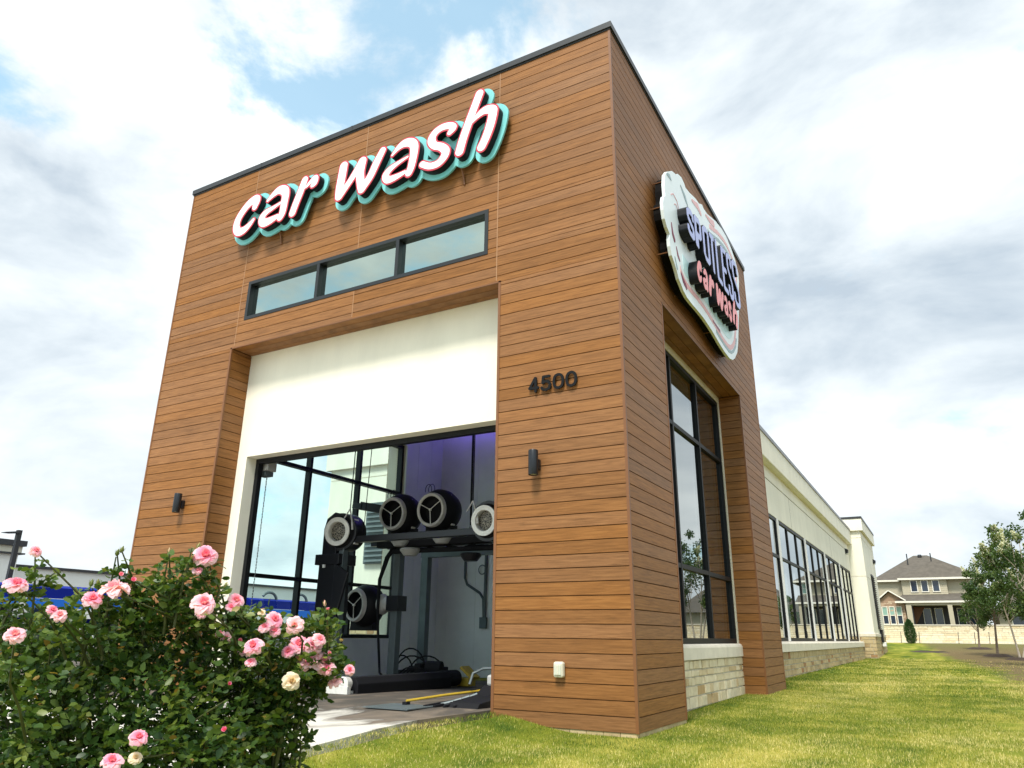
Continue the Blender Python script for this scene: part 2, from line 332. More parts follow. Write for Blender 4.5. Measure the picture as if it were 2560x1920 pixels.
def axis(fine0, fine1, step, lo, hi):
    v = list(np.arange(fine0, fine1+1e-6, step)); d = step; p = v[-1]
    while p < hi: d *= 1.35; p += d; v.append(p)
    d = step; p = v[0]
    while p > lo: d *= 1.35; p -= d; v.insert(0, p)
    return v
gx = axis(-3.2, 12, .3, -500, 500); gy = axis(-10, 66, .4, -400, 700)
mb = MB(); nx = len(gx)
mb.v = [(x, y, gz(x, y)) for y in gy for x in gx]
for j in range(len(gy)-1):
    for i in range(nx-1): mb.f.append((j*nx+i, j*nx+i+1, (j+1)*nx+i+1, (j+1)*nx+i)); mb.a.append(0)
tag(mb.build('ground', M['lawn'], smooth=True), kind='structure')

def conc_mat():
    m = bpy.data.materials.new('concrete'); m.use_nodes = True; t = m.node_tree; b = t.nodes['Principled BSDF']
    g = nd(t, 'ShaderNodeNewGeometry'); s = nd(t, 'ShaderNodeSeparateXYZ'); lk(t, g.outputs['Position'], s.inputs[0])
    mp = nd(t, 'ShaderNodeMapping'); mp.inputs['Scale'].default_value = (1.0, .55, 1); mp.inputs['Rotation'].default_value = (0, 0, .5); lk(t, g.outputs['Position'], mp.inputs[0])
    n = nd(t, 'ShaderNodeTexNoise', i_Scale=1.5, i_Detail=6.0, i_Roughness=.6, i_Distortion=1.2); lk(t, mp.outputs[0], n.inputs['Vector'])
    f = nd(t, 'ShaderNodeTexNoise', i_Scale=60.0, i_Detail=3.0); lk(t, g.outputs['Position'], f.inputs['Vector'])
    dry = mixc(t, f.outputs[0], (.50, .47, .41), (.64, .61, .55))
    wet = ramp(t, n.outputs[0], [(.34, (.012, .009, .007)), (.50, (.040, .028, .019)), (.66, (.13, .095, .066))])
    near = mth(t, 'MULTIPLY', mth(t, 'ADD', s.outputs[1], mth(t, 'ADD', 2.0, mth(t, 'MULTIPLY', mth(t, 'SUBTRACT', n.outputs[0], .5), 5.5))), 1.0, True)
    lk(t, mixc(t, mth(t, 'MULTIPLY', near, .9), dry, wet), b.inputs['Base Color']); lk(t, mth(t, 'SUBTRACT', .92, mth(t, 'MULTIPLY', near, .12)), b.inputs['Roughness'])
    bp = nd(t, 'ShaderNodeBump', i_Strength=.2, i_Distance=.01); lk(t, f.outputs[0], bp.inputs['Height']); lk(t, bp.outputs[0], b.inputs['Normal'])
    return m
M['conc'] = conc_mat(); M['conc'].node_tree.nodes['Principled BSDF'].inputs['Specular IOR Level'].default_value = .22
def dz(y): return .14 + .02*y if y > -8 else -.02
edge = [(-1.95, .02), (-2.10, -.7), (-2.17, -1.28), (-2.1, -2.0), (-1.97, -2.7), (-1.88, -3.26), (-1.63, -3.79), (-1.5, -4.6), (-1.7, -6), (-1.8, -9), (-1.8, -30)]
mb = MB(); L = []
for x, y in edge: L.append(((x, y, dz(y)), (x, y, dz(y)-.22), (-9.7, y, dz(y)), (-60, y, dz(y)), (-9.7, y, dz(y)-.22)))
for a, b in zip(L, L[1:]):
    mb.add([a[0], b[0], b[2], a[2]], [(0, 3, 2, 1)]); mb.add([a[2], b[2], b[3], a[3]], [(0, 3, 2, 1)]); mb.add([a[0], b[0], b[1], a[1]], [(0, 1, 2, 3)])
mb.add([(-9.75, .02, .14), (-9.75, 70, .12), (-70, 70, .12), (-70, .02, .14)], [(0, 1, 2, 3)])
tag(mb.build('driveway', M['conc'], fix=True), kind='structure')
mb = MB(); mb.add([(-8.95, .02, .14), (-.7, .02, .14), (-.7, 9.0, -.022), (-8.95, 9.0, -.022)], [(0, 1, 2, 3)])
# ------------------------------------------------------------------ car wash building
BL = thing('car_wash_building', (0, 0, 0), 'tall brown plank-clad car wash building with cream lower wing and open tunnel bay', 'building')
M['wetfloor'] = M['conc']
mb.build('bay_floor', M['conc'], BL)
PITCH = .1668
def clad(mb, O, U, V, N, u0, u1, v0, v1, holes=(), th=.02, gap=.0065, vref=0.0, breaks=()):
    O, U, V, N = map(Vector, (O, U, V, N))
    k = math.floor((v0-vref)/PITCH); rows = []
    while vref + k*PITCH < v1-1e-6:
        a, b = max(v0, vref+k*PITCH), min(v1, vref+(k+1)*PITCH); cs = sorted({a, b, *[h for H in holes for h in H[2:4] if a+.004 < h < b-.004]})
        for c, d in zip(cs, cs[1:]): rows.append((c, d, abs(d-b) < 1e-9, k))
        k += 1
    for c, d, top, k in rows:
        if d-c < .012: continue
        iv = [(u0, u1)]; mid = (c+d)/2
        for H in holes:
            if H[2] < mid < H[3]:
                iv = [q for s, e in iv for q in ((s, min(e, H[0])), (max(s, H[1]), e)) if q[1]-q[0] > .01]
        for bk in breaks: iv = [q for s, e in iv for q in (((s, bk), (bk, e)) if s < bk < e else ((s, e),))]
        dd = d - (gap if top else 0)
        for s, e in iv:
            rn = random.random(); bev = .003
            P = lambda u, v, n: O + U*u + V*v + N*n
            vs = [P(s,c,-th), P(e,c,-th), P(e,dd,-th), P(s,dd,-th), P(s,c+bev,0), P(e,c+bev,0), P(e,dd-bev,0), P(s,dd-bev,0)]
            mb.add(vs, [(4,5,6,7), (0,1,5,4), (2,3,7,6), (1,2,6,5), (3,0,4,7)], rn)
FO = (-7.715, -1.92, -.1, 6.06)           # front opening
WN = (-7.489, -2.13, 6.59, 7.39)          # strip window
RO = (1.852, 7.159, -.1, 6.06)            # side opening
X0, YD, ZT = -9.655, 9.10, 10.0
JX = (-7.66, -4.80, -1.965)
mb = MB(); clad(mb, (0,0,0), (1,0,0), (0,0,1), (0,-1,0), X0, 0, 0, ZT, (FO, WN), breaks=JX)
clad(mb, (-7.715,0,0), (0,1,0), (0,0,1), (1,0,0), .025, .475, 0, 6.06); clad(mb, (-1.92,0,0), (0,1,0), (0,0,1), (-1,0,0), .025, .475, 0, 6.06)
clad(mb, (0,0,6.06), (1,0,0), (0,1,0), (0,0,-1), -7.70, -1.935, .022, .475, vref=.022)
o = mb.build('front_cladding', M['wood'], BL, fix=True)
mb = MB(); clad(mb, (0,0,0), (0,1,0), (0,0,1), (1,0,0), 0.022, YD, 0, ZT, (RO,), breaks=(1.87, 7.14))
clad(mb, (0,7.159,0), (1,0,0), (0,0,1), (0,-1,0), -.46, -.022, 0, 6.06); clad(mb, (0,1.852,0), (1,0,0), (0,0,1), (0,1,0), -.46, -.022, 0, 6.06)
clad(mb, (0,0,6.06), (0,1,0), (1,0,0), (0,0,-1), 1.87, 7.14, -.46, -.022, vref=-.022)
clad(mb, (0,YD,0), (1,0,0), (0,0,1), (0,1,0), -1.0, -.022, 0, ZT); clad(mb, (0,YD,0), (1,0,0), (0,0,1), (0,1,0), X0, -1.0, 6.9, ZT)
mb.build('side_cladding', M['wood'], BL, fix=True)
mb = MB(); clad(mb, (X0,0,0), (0,1,0), (0,0,1), (-1,0,0), .022, YD, 0, ZT, (RO,))
clad(mb, (0,0,6.06), (0,1,0), (1,0,0), (0,0,-1), 1.87, 7.14, X0+.022, -9.19, vref=X0+.022)
mb.build('far_side_cladding', M['wood'], BL, fix=True)
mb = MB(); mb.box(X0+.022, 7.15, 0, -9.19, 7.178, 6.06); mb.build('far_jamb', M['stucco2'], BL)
# substrate behind the planks
e = .0202; mb = MB()
def wallx(x0, x1, ya, yb, H):      # wall slab in x..x, with one opening H=(y0,y1,z0,z1)
    mb.box(x0, ya, -.25, x1, H[0]-e, ZT); mb.box(x0, H[1]+e, -.25, x1, yb, ZT); mb.box(x0, H[0]-e, H[3]+e, x1, H[1]+e, ZT)
wallx(-.46, -e, .475, YD-e, RO); wallx(X0+e, -9.19, .475, YD-e, RO)
mb.box(X0+e, e, -.25, FO[0]-e, .475, ZT); mb.box(FO[1]+e, e, -.25, -e, .475, ZT)
mb.box(FO[0]-e, e, 6.06+e, FO[1]+e, .475, WN[2]-.001); mb.box(FO[0]-e, e, WN[3]+.001, FO[1]+e, .475, ZT)
mb.box(FO[0]-e, e, WN[2]-.001, WN[0]-.001, .475, WN[3]+.001); mb.box(WN[1]+.001, e, WN[2]-.001, FO[1]+e, .475, WN[3]+.001)
mb.box(-9.19, YD-.26, 6.9, -.46, YD-e, ZT)
mb.build('wall_core', M['woodback'], BL)
# trims
for q in ((-.030, -.006, 0, .006, .030, 9.995), (-.03, YD-.03, 0, .006, YD+.006, 9.995), (X0-.006, -.006, 0, X0+.03, .03, 9.995)): mb = MB(); mb.box(*q); mb.build('corner_trim', M['trim'], BL)
mb = MB()
for x in (FO[0]-.034, FO[1]-.006): mb.box(x, -.006, .0, x+.040, .028, 6.075)
mb.box(FO[0]-.034, -.006, 6.05, FO[1]+.034, .024, 6.072); mb.build('opening_trim', M['trim'], BL)
mb = MB()
for y in (RO[0]-.034, RO[1]-.006): mb.box(-.028, y, 0, .006, y+.040, 6.075)
mb.box(-.028, RO[0]-.03, 6.05, .006, RO[1]+.03, 6.072); mb.build('opening_trim', M['trim'], BL)
for x, z0, z1 in ((JX[0], 6.09, 9.99), (JX[2], 6.09, 9.99), (JX[1], 7.40, 9.99), (JX[1], 6.09, 6.575)): mb = MB(); mb.box(x-.008, -.003, z0, x+.008, .004, z1); mb.build('joint_strip', M['joint'], BL)
mb = MB()
mb.box(X0-.03, -.035, 10.0, .035, .30, 10.105); mb.box(-.30, .30, 10.0, .035, YD+.03, 10.105); mb.box(X0-.03, .30, 10.0, X0+.3, YD+.03, 10.105); mb.box(X0+.3, YD-.3, 10.0, -.30, YD+.03, 10.105)
for x in (-2.6, -5.2, -7.6): mb.box(x-.02, -.038, 9.998, x+.02, .303, 10.108)
mb.box(X0-.012, -.012, 9.97, .012, .2, 10.0); mb.box(-.2, .2, 9.97, .012, YD+.012, 10.0)
mb.build('roof_coping', M['cap'], BL)
mb = MB(); mb.box(X0+.1, .1, 9.5, -.1, YD-.1, 9.6); mb.build('roof', M['reveal'], BL)
# plinth under the planks
mb = MB()
for i in range(9): mb.box(-1.90+i*.21, .012, -.4, -1.90+i*.21+.203, .06, -.002, random.random()*.7)
for i in range(9): mb.box(-.055, .06+i*.2, -.4, -.010, .06+i*.2+.194, -.002, random.random()*.7)
mb.build('base_course', M['stone3'], BL)
mb = MB()
for i in range(9): mb.box(-.055, 7.2+i*.21, -.4, -.010, 7.2+i*.21+.2, -.002, random.random()*.7)
for i in range(2): mb.box(-.44+i*.22, 7.17, -.4, -.44+i*.22+.21, 7.2, -.002, random.random()*.7)
mb.build('base_course', M['stone3'], BL)
# stucco infill of the two recesses
mb = MB(); yb = .745
mb.box(FO[0]-.1, .4752, -.2, -7.48, yb, 7.0); mb.box(-2.15, .4752, -.2, FO[1]+.1, yb, 7.0); mb.box(-7.48, .4752, 4.06, -2.15, yb, 6.55)
mb.build('bay_wall', M['stucco'], BL)
WY = (1.97, 7.05); WZ = (.935, 5.925)
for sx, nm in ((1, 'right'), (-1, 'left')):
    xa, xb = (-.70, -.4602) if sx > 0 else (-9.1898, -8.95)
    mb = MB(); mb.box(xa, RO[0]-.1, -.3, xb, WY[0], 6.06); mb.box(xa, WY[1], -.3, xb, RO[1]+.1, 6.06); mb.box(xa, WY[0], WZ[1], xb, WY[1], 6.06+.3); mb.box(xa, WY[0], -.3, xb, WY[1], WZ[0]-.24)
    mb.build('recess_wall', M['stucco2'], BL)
def bars(mb, ax, c, u0, u1, v0, v1, us, vs, w, d, ow=None):   # grid of frame bars in a wall plane at coordinate c (depth d centred)
    ow = ow or w
    def bx(a0, a1, b0, b1, k=0):
        if ax == 'x': mb.box(c-d/2+k, a0, b0, c+d/2-k, a1, b1)
        else: mb.box(a0, c-d/2+k, b0, a1, c+d/2-k, b1)
    bx(u0, u0+ow, v0, v1); bx(u1-ow, u1, v0, v1); bx(u0+ow, u1-ow, v1-ow, v1); bx(u0+ow, u1-ow, v0, v0+ow)
    for u in us: bx(u-w/2, u+w/2, v0+ow, v1-ow, .002)
    for v in vs: bx(u0+ow, u1-ow, v-w/2, v+w/2, .005)
def pane(name, ax, c, u0, u1, v0, v1, m, parent, us=(), vs=(), g=.0):
    mb = MB()
    P = (lambda u, v: (c, u, v)) if ax == 'x' else (lambda u, v: (u, c, v))
    uu = [u0, *us, u1]; vv = [v0, *vs, v1]
    for a, b in zip(uu, uu[1:]):
        for p, q in zip(vv, vv[1:]): mb.add([P(a, p), P(b, p), P(b, q), P(a, q)], [(0, 1, 2, 3)])
    return mb.build(name, m, parent)
third = [WY[0]+(WY[1]-WY[0])*k/3 for k in (1, 2)]
for xc, gm in ((-.55, M['glass']), (-9.10, M['clear'])):
    mb = MB(); bars(mb, 'x', xc, WY[0], WY[1], WZ[0], WZ[1], third, (2.15, 4.60), .075, .15, .085)
    w = mb.build('bay_window', M['frame'], BL); pane('window_pane', 'x', xc+(.02 if xc > -5 else -.02), *WY, *WZ, gm, w)
# sills and stone below the side windows
def stones(mb, ax, c, sgn, u0, u1, v0, v1, rows, wmin, wmax, prot=(.0, .018)):   # courses of rough blocks proud of plane c
    hs = np.array([random.uniform(.75, 1.25) for _ in range(rows)]); hs = hs/hs.sum()*(v1-v0); v = v0
    for h in hs:
        u = u0 - random.random()*wmin*.5
        while u < u1:
            w = random.uniform(wmin, wmax); a, b = max(u, u0), min(u+w, u1)
            if b-a > .03:
                d = random.uniform(*prot); g = .008; t = random.random()**1.3; j = lambda: random.uniform(-.006, .006)
                base = [(a+g, v+g), (b-g, v+g), (b-g, v+h-g), (a+g, v+h-g)]
                top = [(p+j()+(.008 if i in (0, 3) else -.008), q+j()+(.006 if i < 2 else -.006), d+.012+j()*.6) for i, (p, q) in enumerate(base)]
                P = (lambda p, q, n: (c+sgn*n, p, q)) if ax == 'x' else (lambda p, q, n: (p, c+sgn*n, q))
                mb.add([P(p, q, -.03) for p, q in base] + [P(*q) for q in top], [(4,5,6,7), (0,1,5,4), (1,2,6,5), (2,3,7,6), (3,0,4,7)], t)
            u += w
        v += h
mb = MB(); mb.prism([(-.62, .69), (-.40, .69), (-.40, .87), (-.415, .905), (-.445, .928), (-.62, .933)], 'y', RO[0], 7.42); mb.build('stone_sill', M['cast'], BL, bevel=.006)
mb = MB(); mb.box(-.62, RO[0]-.02, -.35, -.445, 7.40, .69); mb.build('stone_backing', M['mortar'], BL)
mb = MB(); stones(mb, 'x', -.445, 1, RO[0], 7.40, -.14, .685, 6, .14, .52, (.0, .012)); mb.build('stone_veneer', M['stone'], BL, fix=True)
mb = MB(); mb.prism([(-9.03, .69), (-9.25, .69), (-9.25, .9), (-9.2, .933), (-9.03, .934)], 'y', RO[0], RO[1]); mb.build('stone_sill', M['cast'], BL)
mb = MB(); mb.box(-9.25, RO[0], -.35, -9.03, RO[1], .69); mb.build('stone_backing', M['mortar'], BL)
# black frame of the vehicle opening
mb = MB(); mb.box(-7.482, .70, -.1, -7.40, .80, 4.062); mb.box(-2.23, .70, -.1, -2.148, .80, 4.062); mb.box(-7.40, .70, 3.975, -2.23, .80, 4.062); mb.build('opening_frame', M['frame'], BL)
# strip window over the opening
th = [WN[0]+(WN[1]-WN[0])*k/3 for k in (1, 2)]
mb = MB(); bars(mb, 'y', .045, *WN, th, (), .065, .11, .065); w = mb.build('strip_window', M['framehi'], BL); pane('window_pane', 'y', .088, WN[0]+.05, WN[1]-.05, WN[2]+.05, WN[3]-.05, M['green'], w)
mb = MB(); mb.box(WN[0], .11, WN[2], WN[1], .14, WN[3]); mb.build('blind_panel', M['hdark'], w)
# inside of the bay
mb = MB()
mb.box(-8.9498, yb+.002, -.2, -8.93, RO[0]-.1, 9.4); mb.box(-8.9498, WY[1], -.2, -8.93, 8.75, 9.4); mb.box(-8.9498, RO[0]-.1, -.2, -8.93, WY[1], WZ[0]); mb.box(-8.9498, RO[0]-.1, WZ[1], -8.93, WY[1], 9.4)
mb.box(-.72, yb+.002, -.2, -.7002, RO[0]-.1, 9.4); mb.box(-.72, WY[1], -.2, -.7002, 8.75, 9.4); mb.box(-.72, RO[0]-.1, -.2, -.7002, WY[1], WZ[0]); mb.box(-.72, RO[0]-.1, WZ[1], -.7002, WY[1], 9.4)
mb.box(-8.93, 8.75, -.2, -.72, 8.80, 9.4); mb.box(-8.93, .7452, 6.6, -.72, .77, 9.4); mb.box(-8.93, .77, 9.38, -.72, 8.75, 9.4); mb.box(-8.9298, 7.06, .92, -8.915, 7.16, 5.9)
for x in np.arange(-8.6, -.9, .915): mb.box(x-.006, 8.742, -.1, x+.006, 8.75, 9.3)
for y in (7.6, 8.2): mb.box(-8.93, y-.006, -.1, -8.922, y+.006, 9.3)
mb.build('inside_lining', M['iwall'], BL)
# low wing behind the tower
YS = [10.40, 15.78, 21.20, 26.60, 31.98, 37.12]; XW = -.95; WB, WT, WTR = .965, 4.62, 3.42
mb = MB(); mb.box(-9.0, YD, WT, XW, 37.5, 5.685); mb.box(-9.0, YD, 5.72, XW, 37.5, 6.9); mb.box(-9.0, YD, -.3, XW, YS[0], WT); mb.box(-1.3, YS[5], -.3, XW, 37.5, WT); mb.box(-9.0, YD, .0, -8.7, 37.5, 4.6)
mb.build('wing_wall', M['stucco'], BL)
mb = MB(); mb.box(-8.9, YD, 5.68, XW-.02, 37.5, 5.73)
for y in (18.5, 29.3): mb.box(XW-.01, y, WT, XW+.002, y+.02, 5.685)
mb.build('control_joint', M['reveal'], BL)
mb = MB(); mb.prism([(XW-.3, 6.12), (-.74, 6.12), (-.72, 6.14), (-.72, 6.86), (XW-.3, 6.86)], 'y', YD, 37.48); mb.build('fascia_band', M['stucco'], BL)
mb = MB(); mb.box(XW-.35, YD, 6.86, -.69, 37.49, 6.985)
for y in np.arange(12, 37, 3.05): mb.box(XW-.355, y, 6.857, -.686, y+.05, 6.99)
mb.build('wing_coping', M['capl'], BL)
for k in range(5):
    a, b = YS[k]+.06, YS[k+1]-.06; t3 = [a+(b-a)*q/3 for q in (1, 2)]
    mb = MB(); bars(mb, 'x', XW-.10, a, b, WB, WT, t3, (WTR,), .09, .17, .10); w = mb.build('wing_window', M['frame'], BL); pane('window_pane', 'x', XW-.055, a, b, WB, WT, M['glass'], w)
for y in YS[:-1]: mb = MB(); mb.box(XW-.2, y-.075, WB, XW+.03, y+.075, WT); mb.build('white_mullion', M['white'], BL)
mb = MB(); mb.box(-8.7, YD+.05, .0, -8.65, 37.4, 6.8); mb.box(-8.7, YD, 6.0, XW-.4, 37.4, 6.1); mb.box(-8.7, YD, -.02, XW-.4, 37.4, .02); mb.build('wing_lining', M['hdark'], BL)
mb = MB(); mb.prism([(-1.05, .69), (-.76, .69), (-.76, .90), (-.79, .945), (-1.05, .966)], 'y', YD, 37.5); mb.build('stone_sill', M['cast'], BL)
mb = MB(); mb.box(-1.3, YD, -.4, -.82, 37.5, .69); mb.build('stone_backing', M['mortar'], BL)
mb = MB(); stones(mb, 'x', -.82, 1, YD, 37.5, -.1, .685, 5, .18, .60, (.0, .016)); mb.build('stone_veneer', M['stone3'], BL, fix=True)
# end pavilion
PX, PY0, PY1 = -.20, 37.52, 45.7
def pav(x0, x1, y0, y1, st, both=False):
    mb = MB(); mb.box(x0, y0, 1.3, x1, y1, 4.365); mb.box(x0, y0, 4.39, x1, y1, 6.465); mb.box(x0, y0, 6.495, x1, y1, 7.4); mb.build('pavilion_wall', st, BL)
    mb = MB(); mb.box(x0+.02, y0+.02, .3, x1-.02, y1-.02, 7.0); mb.build('joint_backing', M['cast'], BL)
    mb = MB(); mb.box(x0-.15, y0-.15, 6.87, x1+.15, y1+.15, 7.53); mb.build('fascia_band', st, BL)
    mb = MB(); mb.box(x0-.18, y0-.18, 7.53, x1+.18, y1+.18, 7.65); mb.build('pavilion_coping', M['cap'], BL)
    mb = MB(); mb.box(x0-.02, y0-.05, 1.2, x1+.05, y1+.05, 1.37); mb.build('water_table', M['cast'], BL, bevel=.02)
    mb = MB(); mb.box(x0, y0-.005, -.4, x1+.005, y1, 1.2); mb.build('stone_backing', M['mortar'], BL)
    mb = MB(); stones(mb, 'y', y0-.005, -1, x0, x1+.02, -.1, 1.2, 7, .15, .55); stones(mb, 'x', x1+.005, 1, y0-.02, y1, -.1, 1.2, 7, .15, .55); mb.build('stone_veneer', M['stone3'], BL, fix=True)
pav(-3.2, PX, PY0, PY1, M['stucco'])
pav(-16.3, -9.85, 12.0, 19.0, M['stucco'])
mb = MB()
mb.box(PX, 40.75, 1.62, PX+.05, 42.35, 4.72)
for z in np.arange(1.68, 4.66, .115): mb.add([(PX+.04, 40.8, z+.07), (PX+.11, 40.8, z), (PX+.11, 42.3, z), (PX+.04, 42.3, z+.07)], [(0, 1, 2, 3)]); mb.box(PX+.04, 40.8, z-.012, PX+.11, 42.3, z)
mb.box(PX, 41.5, .92, PX+.16, 42.3, 1.62); mb.build('wall_louvre', M['black'], BL)
mb = MB(); mb.box(PX+.05, 41.55, .68, PX+.24, 42.25, .92); mb.build('splash_box', M['white'], BL, bevel=.02)
mb = MB()
mb.box(-14.35, 11.9, 3.36, -12.6, 11.99, 5.5)
for z in np.arange(3.42, 5.46, .17): mb.add([(-14.3, 11.91, z+.12), (-14.3, 11.82, z), (-12.65, 11.82, z), (-12.65, 11.91, z+.12)], [(0, 1, 2, 3)])
mb.build('wall_louvre', M['greypaint'], BL)

# ------------------------------------------------------------------ contour lettering
def contours(F, xs, ys):    # zero level loops of F (inside > 0)
    nx, ny = len(xs), len(ys); seg = {}
    def pt(k):
        i, j, d = k
        a = F[j, i]; b = F[j, i+1] if d == 0 else F[j+1, i]; t = a/(a-b)
        return (xs[i]+(xs[i+1]-xs[i])*t, ys[j]) if d == 0 else (xs[i], ys[j]+(ys[j+1]-ys[j])*t)
    S = F > 0; mixed = np.argwhere((S[:-1,:-1] != S[1:,:-1]) | (S[:-1,:-1] != S[:-1,1:]) | (S[:-1,:-1] != S[1:,1:]))
    for j, i in mixed:
        c = (S[j,i], S[j,i+1], S[j+1,i+1], S[j+1,i]); E = ((i,j,0), (i+1,j,1), (i,j+1,0), (i,j,1))
        idx = c[0]*1+c[1]*2+c[2]*4+c[3]*8
        T = {1:[(3,0)],2:[(0,1)],3:[(3,1)],4:[(1,2)],5:[(3,2),(1,0)],6:[(0,2)],7:[(3,2)],8:[(2,3)],9:[(2,0)],10:[(0,3),(2,1)],11:[(2,1)],12:[(1,3)],13:[(1,0)],14:[(0,3)]}[idx]
        for a, b in T: seg[E[a]] = E[b]
    loops = []
    while seg:
        k0, k = next(iter(seg.items())); del seg[k0]; lp = [pt(k0)]
        while k != k0 and k in seg: lp.append(pt(k)); k = seg.pop(k)
        if len(lp) > 6: loops.append(lp)
    return loops
def sdf(strokes, X, Y):
    D = np.full(X.shape, -9.0)
    for st in strokes:
        for (ax, ay, ar), (bx, by, br) in zip(st, st[1:]):
            dx, dy = bx-ax, by-ay; L = dx*dx+dy*dy+1e-9; t = np.clip(((X-ax)*dx+(Y-ay)*dy)/L, 0, 1)
            D = np.maximum(D, ar+(br-ar)*t - np.hypot(X-ax-dx*t, Y-ay-dy*t))
    return D
def polysdf(P, X, Y):
    D = np.full(X.shape, 9.0); ins = np.zeros(X.shape, bool)
    for (ax, ay), (bx, by) in zip(P, P[1:]+P[:1]):
        dx, dy = bx-ax, by-ay; L = dx*dx+dy*dy+1e-9; t = np.clip(((X-ax)*dx+(Y-ay)*dy)/L, 0, 1)
        D = np.minimum(D, np.hypot(X-ax-dx*t, Y-ay-dy*t)); ins ^= ((ay > Y) != (by > Y)) & (X < dx*(Y-ay)/(dy+1e-12)+ax)
    return np.where(ins, D, -D)
def smooth_path(st, n=5):    # catmull-rom through (x, y, r)
    P = [st[0]]+list(st)+[st[-1]]; out = []
    for a, b, c, d in zip(P, P[1:], P[2:], P[3:]):
        for k in range(n):
            t = k/n; out.append(tuple(.5*(2*b[i]+(c[i]-a[i])*t+(2*a[i]-5*b[i]+4*c[i]-d[i])*t*t+(3*b[i]-3*c[i]+d[i]-a[i])*t**3) for i in range(3)))
    return out+[st[-1]]
def plate(name, F, xs, ys, depth, front, put, m, parent):    # filled outline, its face at `front`, going back by depth
    cu = bpy.data.curves.new(name, 'CURVE'); cu.dimensions = '2D'; cu.fill_mode = 'BOTH'; cu.extrude = depth*10
    for lp in contours(F, xs, ys):
        s = cu.splines.new('POLY'); s.points.add(len(lp)-1); s.use_cyclic_u = True
        for p, q in zip(s.points, lp): p.co = ((q[0]-xs[0])*20, (q[1]-ys[0])*20, 0, 1)
    ob = bpy.data.objects.new('tmp', cu); COL.objects.link(ob); bpy.context.view_layer.update()
    me = bpy.data.meshes.new_from_object(ob.evaluated_get(bpy.context.evaluated_depsgraph_get())); bpy.data.objects.remove(ob); bpy.data.curves.remove(cu)
    mb = MB(); mb.v = [put(v.co.x/20+xs[0], v.co.y/20+ys[0], front-depth/2+v.co.z/20) for v in me.vertices]; mb.f = [tuple(p.vertices) for p in me.polygons]; mb.a = [0]*len(mb.f); bpy.data.meshes.remove(me)
    return mb.build(name, m, parent, fix=False)
LET = [('c',[[(-7.298,8.839,0.086),(-7.28,8.997,0.126),(-7.435,8.992,0.111),(-7.608,8.863,0.107),(-7.733,8.689,0.107),(-7.753,8.515,0.111),(-7.672,8.398,0.11),(-7.533,8.39,0.101),(-7.392,8.464,0.081),(-7.287,8.558,0.054)]]),('a',[[(-6.954,8.875,0.049),(-6.807,8.976,0.082),(-6.666,9.025,0.107),(-6.534,8.973,0.122),(-6.482,8.873,0.115),(-6.489,8.68,0.109),(-6.507,8.482,0.102),(-6.554,8.394,0.096)],[(-6.581,8.718,0.046),(-6.793,8.66,0.064),(-6.972,8.61,0.088),(-7.049,8.509,0.105),(-6.987,8.399,0.11),(-6.812,8.399,0.098),(-6.634,8.438,0.068)]]),('r',[[(-6.012,9.031,0.099),(-6.088,8.81,0.104),(-6.174,8.583,0.103),(-6.236,8.396,0.101)],[(-5.988,8.86,0.045),(-5.943,8.876,0.051),(-5.847,8.947,0.065),(-5.747,8.985,0.091),(-5.747,8.894,0.089),(-5.799,8.85,0.069)]]),('w',[[(-5.061,9.014,0.113),(-5.081,8.801,0.115),(-5.104,8.562,0.114),(-5.107,8.397,0.107)],[(-5.101,8.395,0.103),(-4.915,8.589,0.086),(-4.752,8.79,0.096),(-4.624,8.963,0.115)],[(-4.624,8.963,0.115),(-4.649,8.726,0.11),(-4.615,8.502,0.107),(-4.589,8.369,0.094)],[(-4.582,8.376,0.1),(-4.412,8.58,0.1),(-4.288,8.828,0.102),(-4.175,9.032,0.092)]]),('a',[[(-3.949,8.856,0.042),(-3.825,8.966,0.075),(-3.687,9.013,0.1),(-3.545,8.971,0.107),(-3.478,8.861,0.108),(-3.485,8.674,0.102),(-3.52,8.47,0.095),(-3.562,8.373,0.092)],[(-3.606,8.707,0.041),(-3.801,8.651,0.059),(-3.968,8.584,0.08),(-4.061,8.483,0.095),(-4.002,8.378,0.094),(-3.83,8.378,0.078),(-3.654,8.413,0.058)]]),('s',[[(-2.757,8.881,0.068),(-2.691,8.959,0.092),(-2.778,9.03,0.087),(-2.94,9.044,0.088),(-3.07,8.979,0.094),(-3.121,8.865,0.104),(-3.057,8.739,0.093),(-2.92,8.662,0.094),(-2.826,8.554,0.101),(-2.844,8.451,0.1),(-2.96,8.354,0.091),(-3.13,8.357,0.083),(-3.286,8.446,0.08)]]),('h',[[(-2.194,9.441,0.098),(-2.286,9.205,0.098),(-2.395,8.921,0.1),(-2.493,8.636,0.101),(-2.545,8.436,0.102)],[(-2.349,8.895,0.037),(-2.217,9.01,0.072),(-2.075,9.066,0.096),(-1.942,9.023,0.107),(-1.931,8.927,0.103),(-1.978,8.718,0.103),(-2.052,8.52,0.1),(-2.127,8.377,0.1)]])]
SIGN = thing('lettered_sign', (-4.8, 0, 8.2), 'long script sign reading car wash, white letters on teal backing', 'sign')
putF = lambda a, b, d: (a, -d, b)
xs = np.arange(-8.15, -1.5, .012); ys = np.arange(8.02, 9.85, .012); GX, GY = np.meshgrid(xs, ys)
allD = np.full(GX.shape, -9.0)
for ch, sts in LET:
    S_ = [smooth_path(s) for s in sts]; D = sdf(S_, GX, GY); allD = np.maximum(allD, D)
    can = plate('letter', D, xs, ys, .13, .266, putF, M['lblack'], SIGN)
    plate('letter_trim', D+.004, xs, ys, .008, .272, putF, M['lred'], can); plate('letter_face', D-.024, xs, ys, .010, .278, putF, M['lwhite'], can)
plate('backing_plate', allD+.095, xs, ys, .035, .135, putF, M['teal'], SIGN)
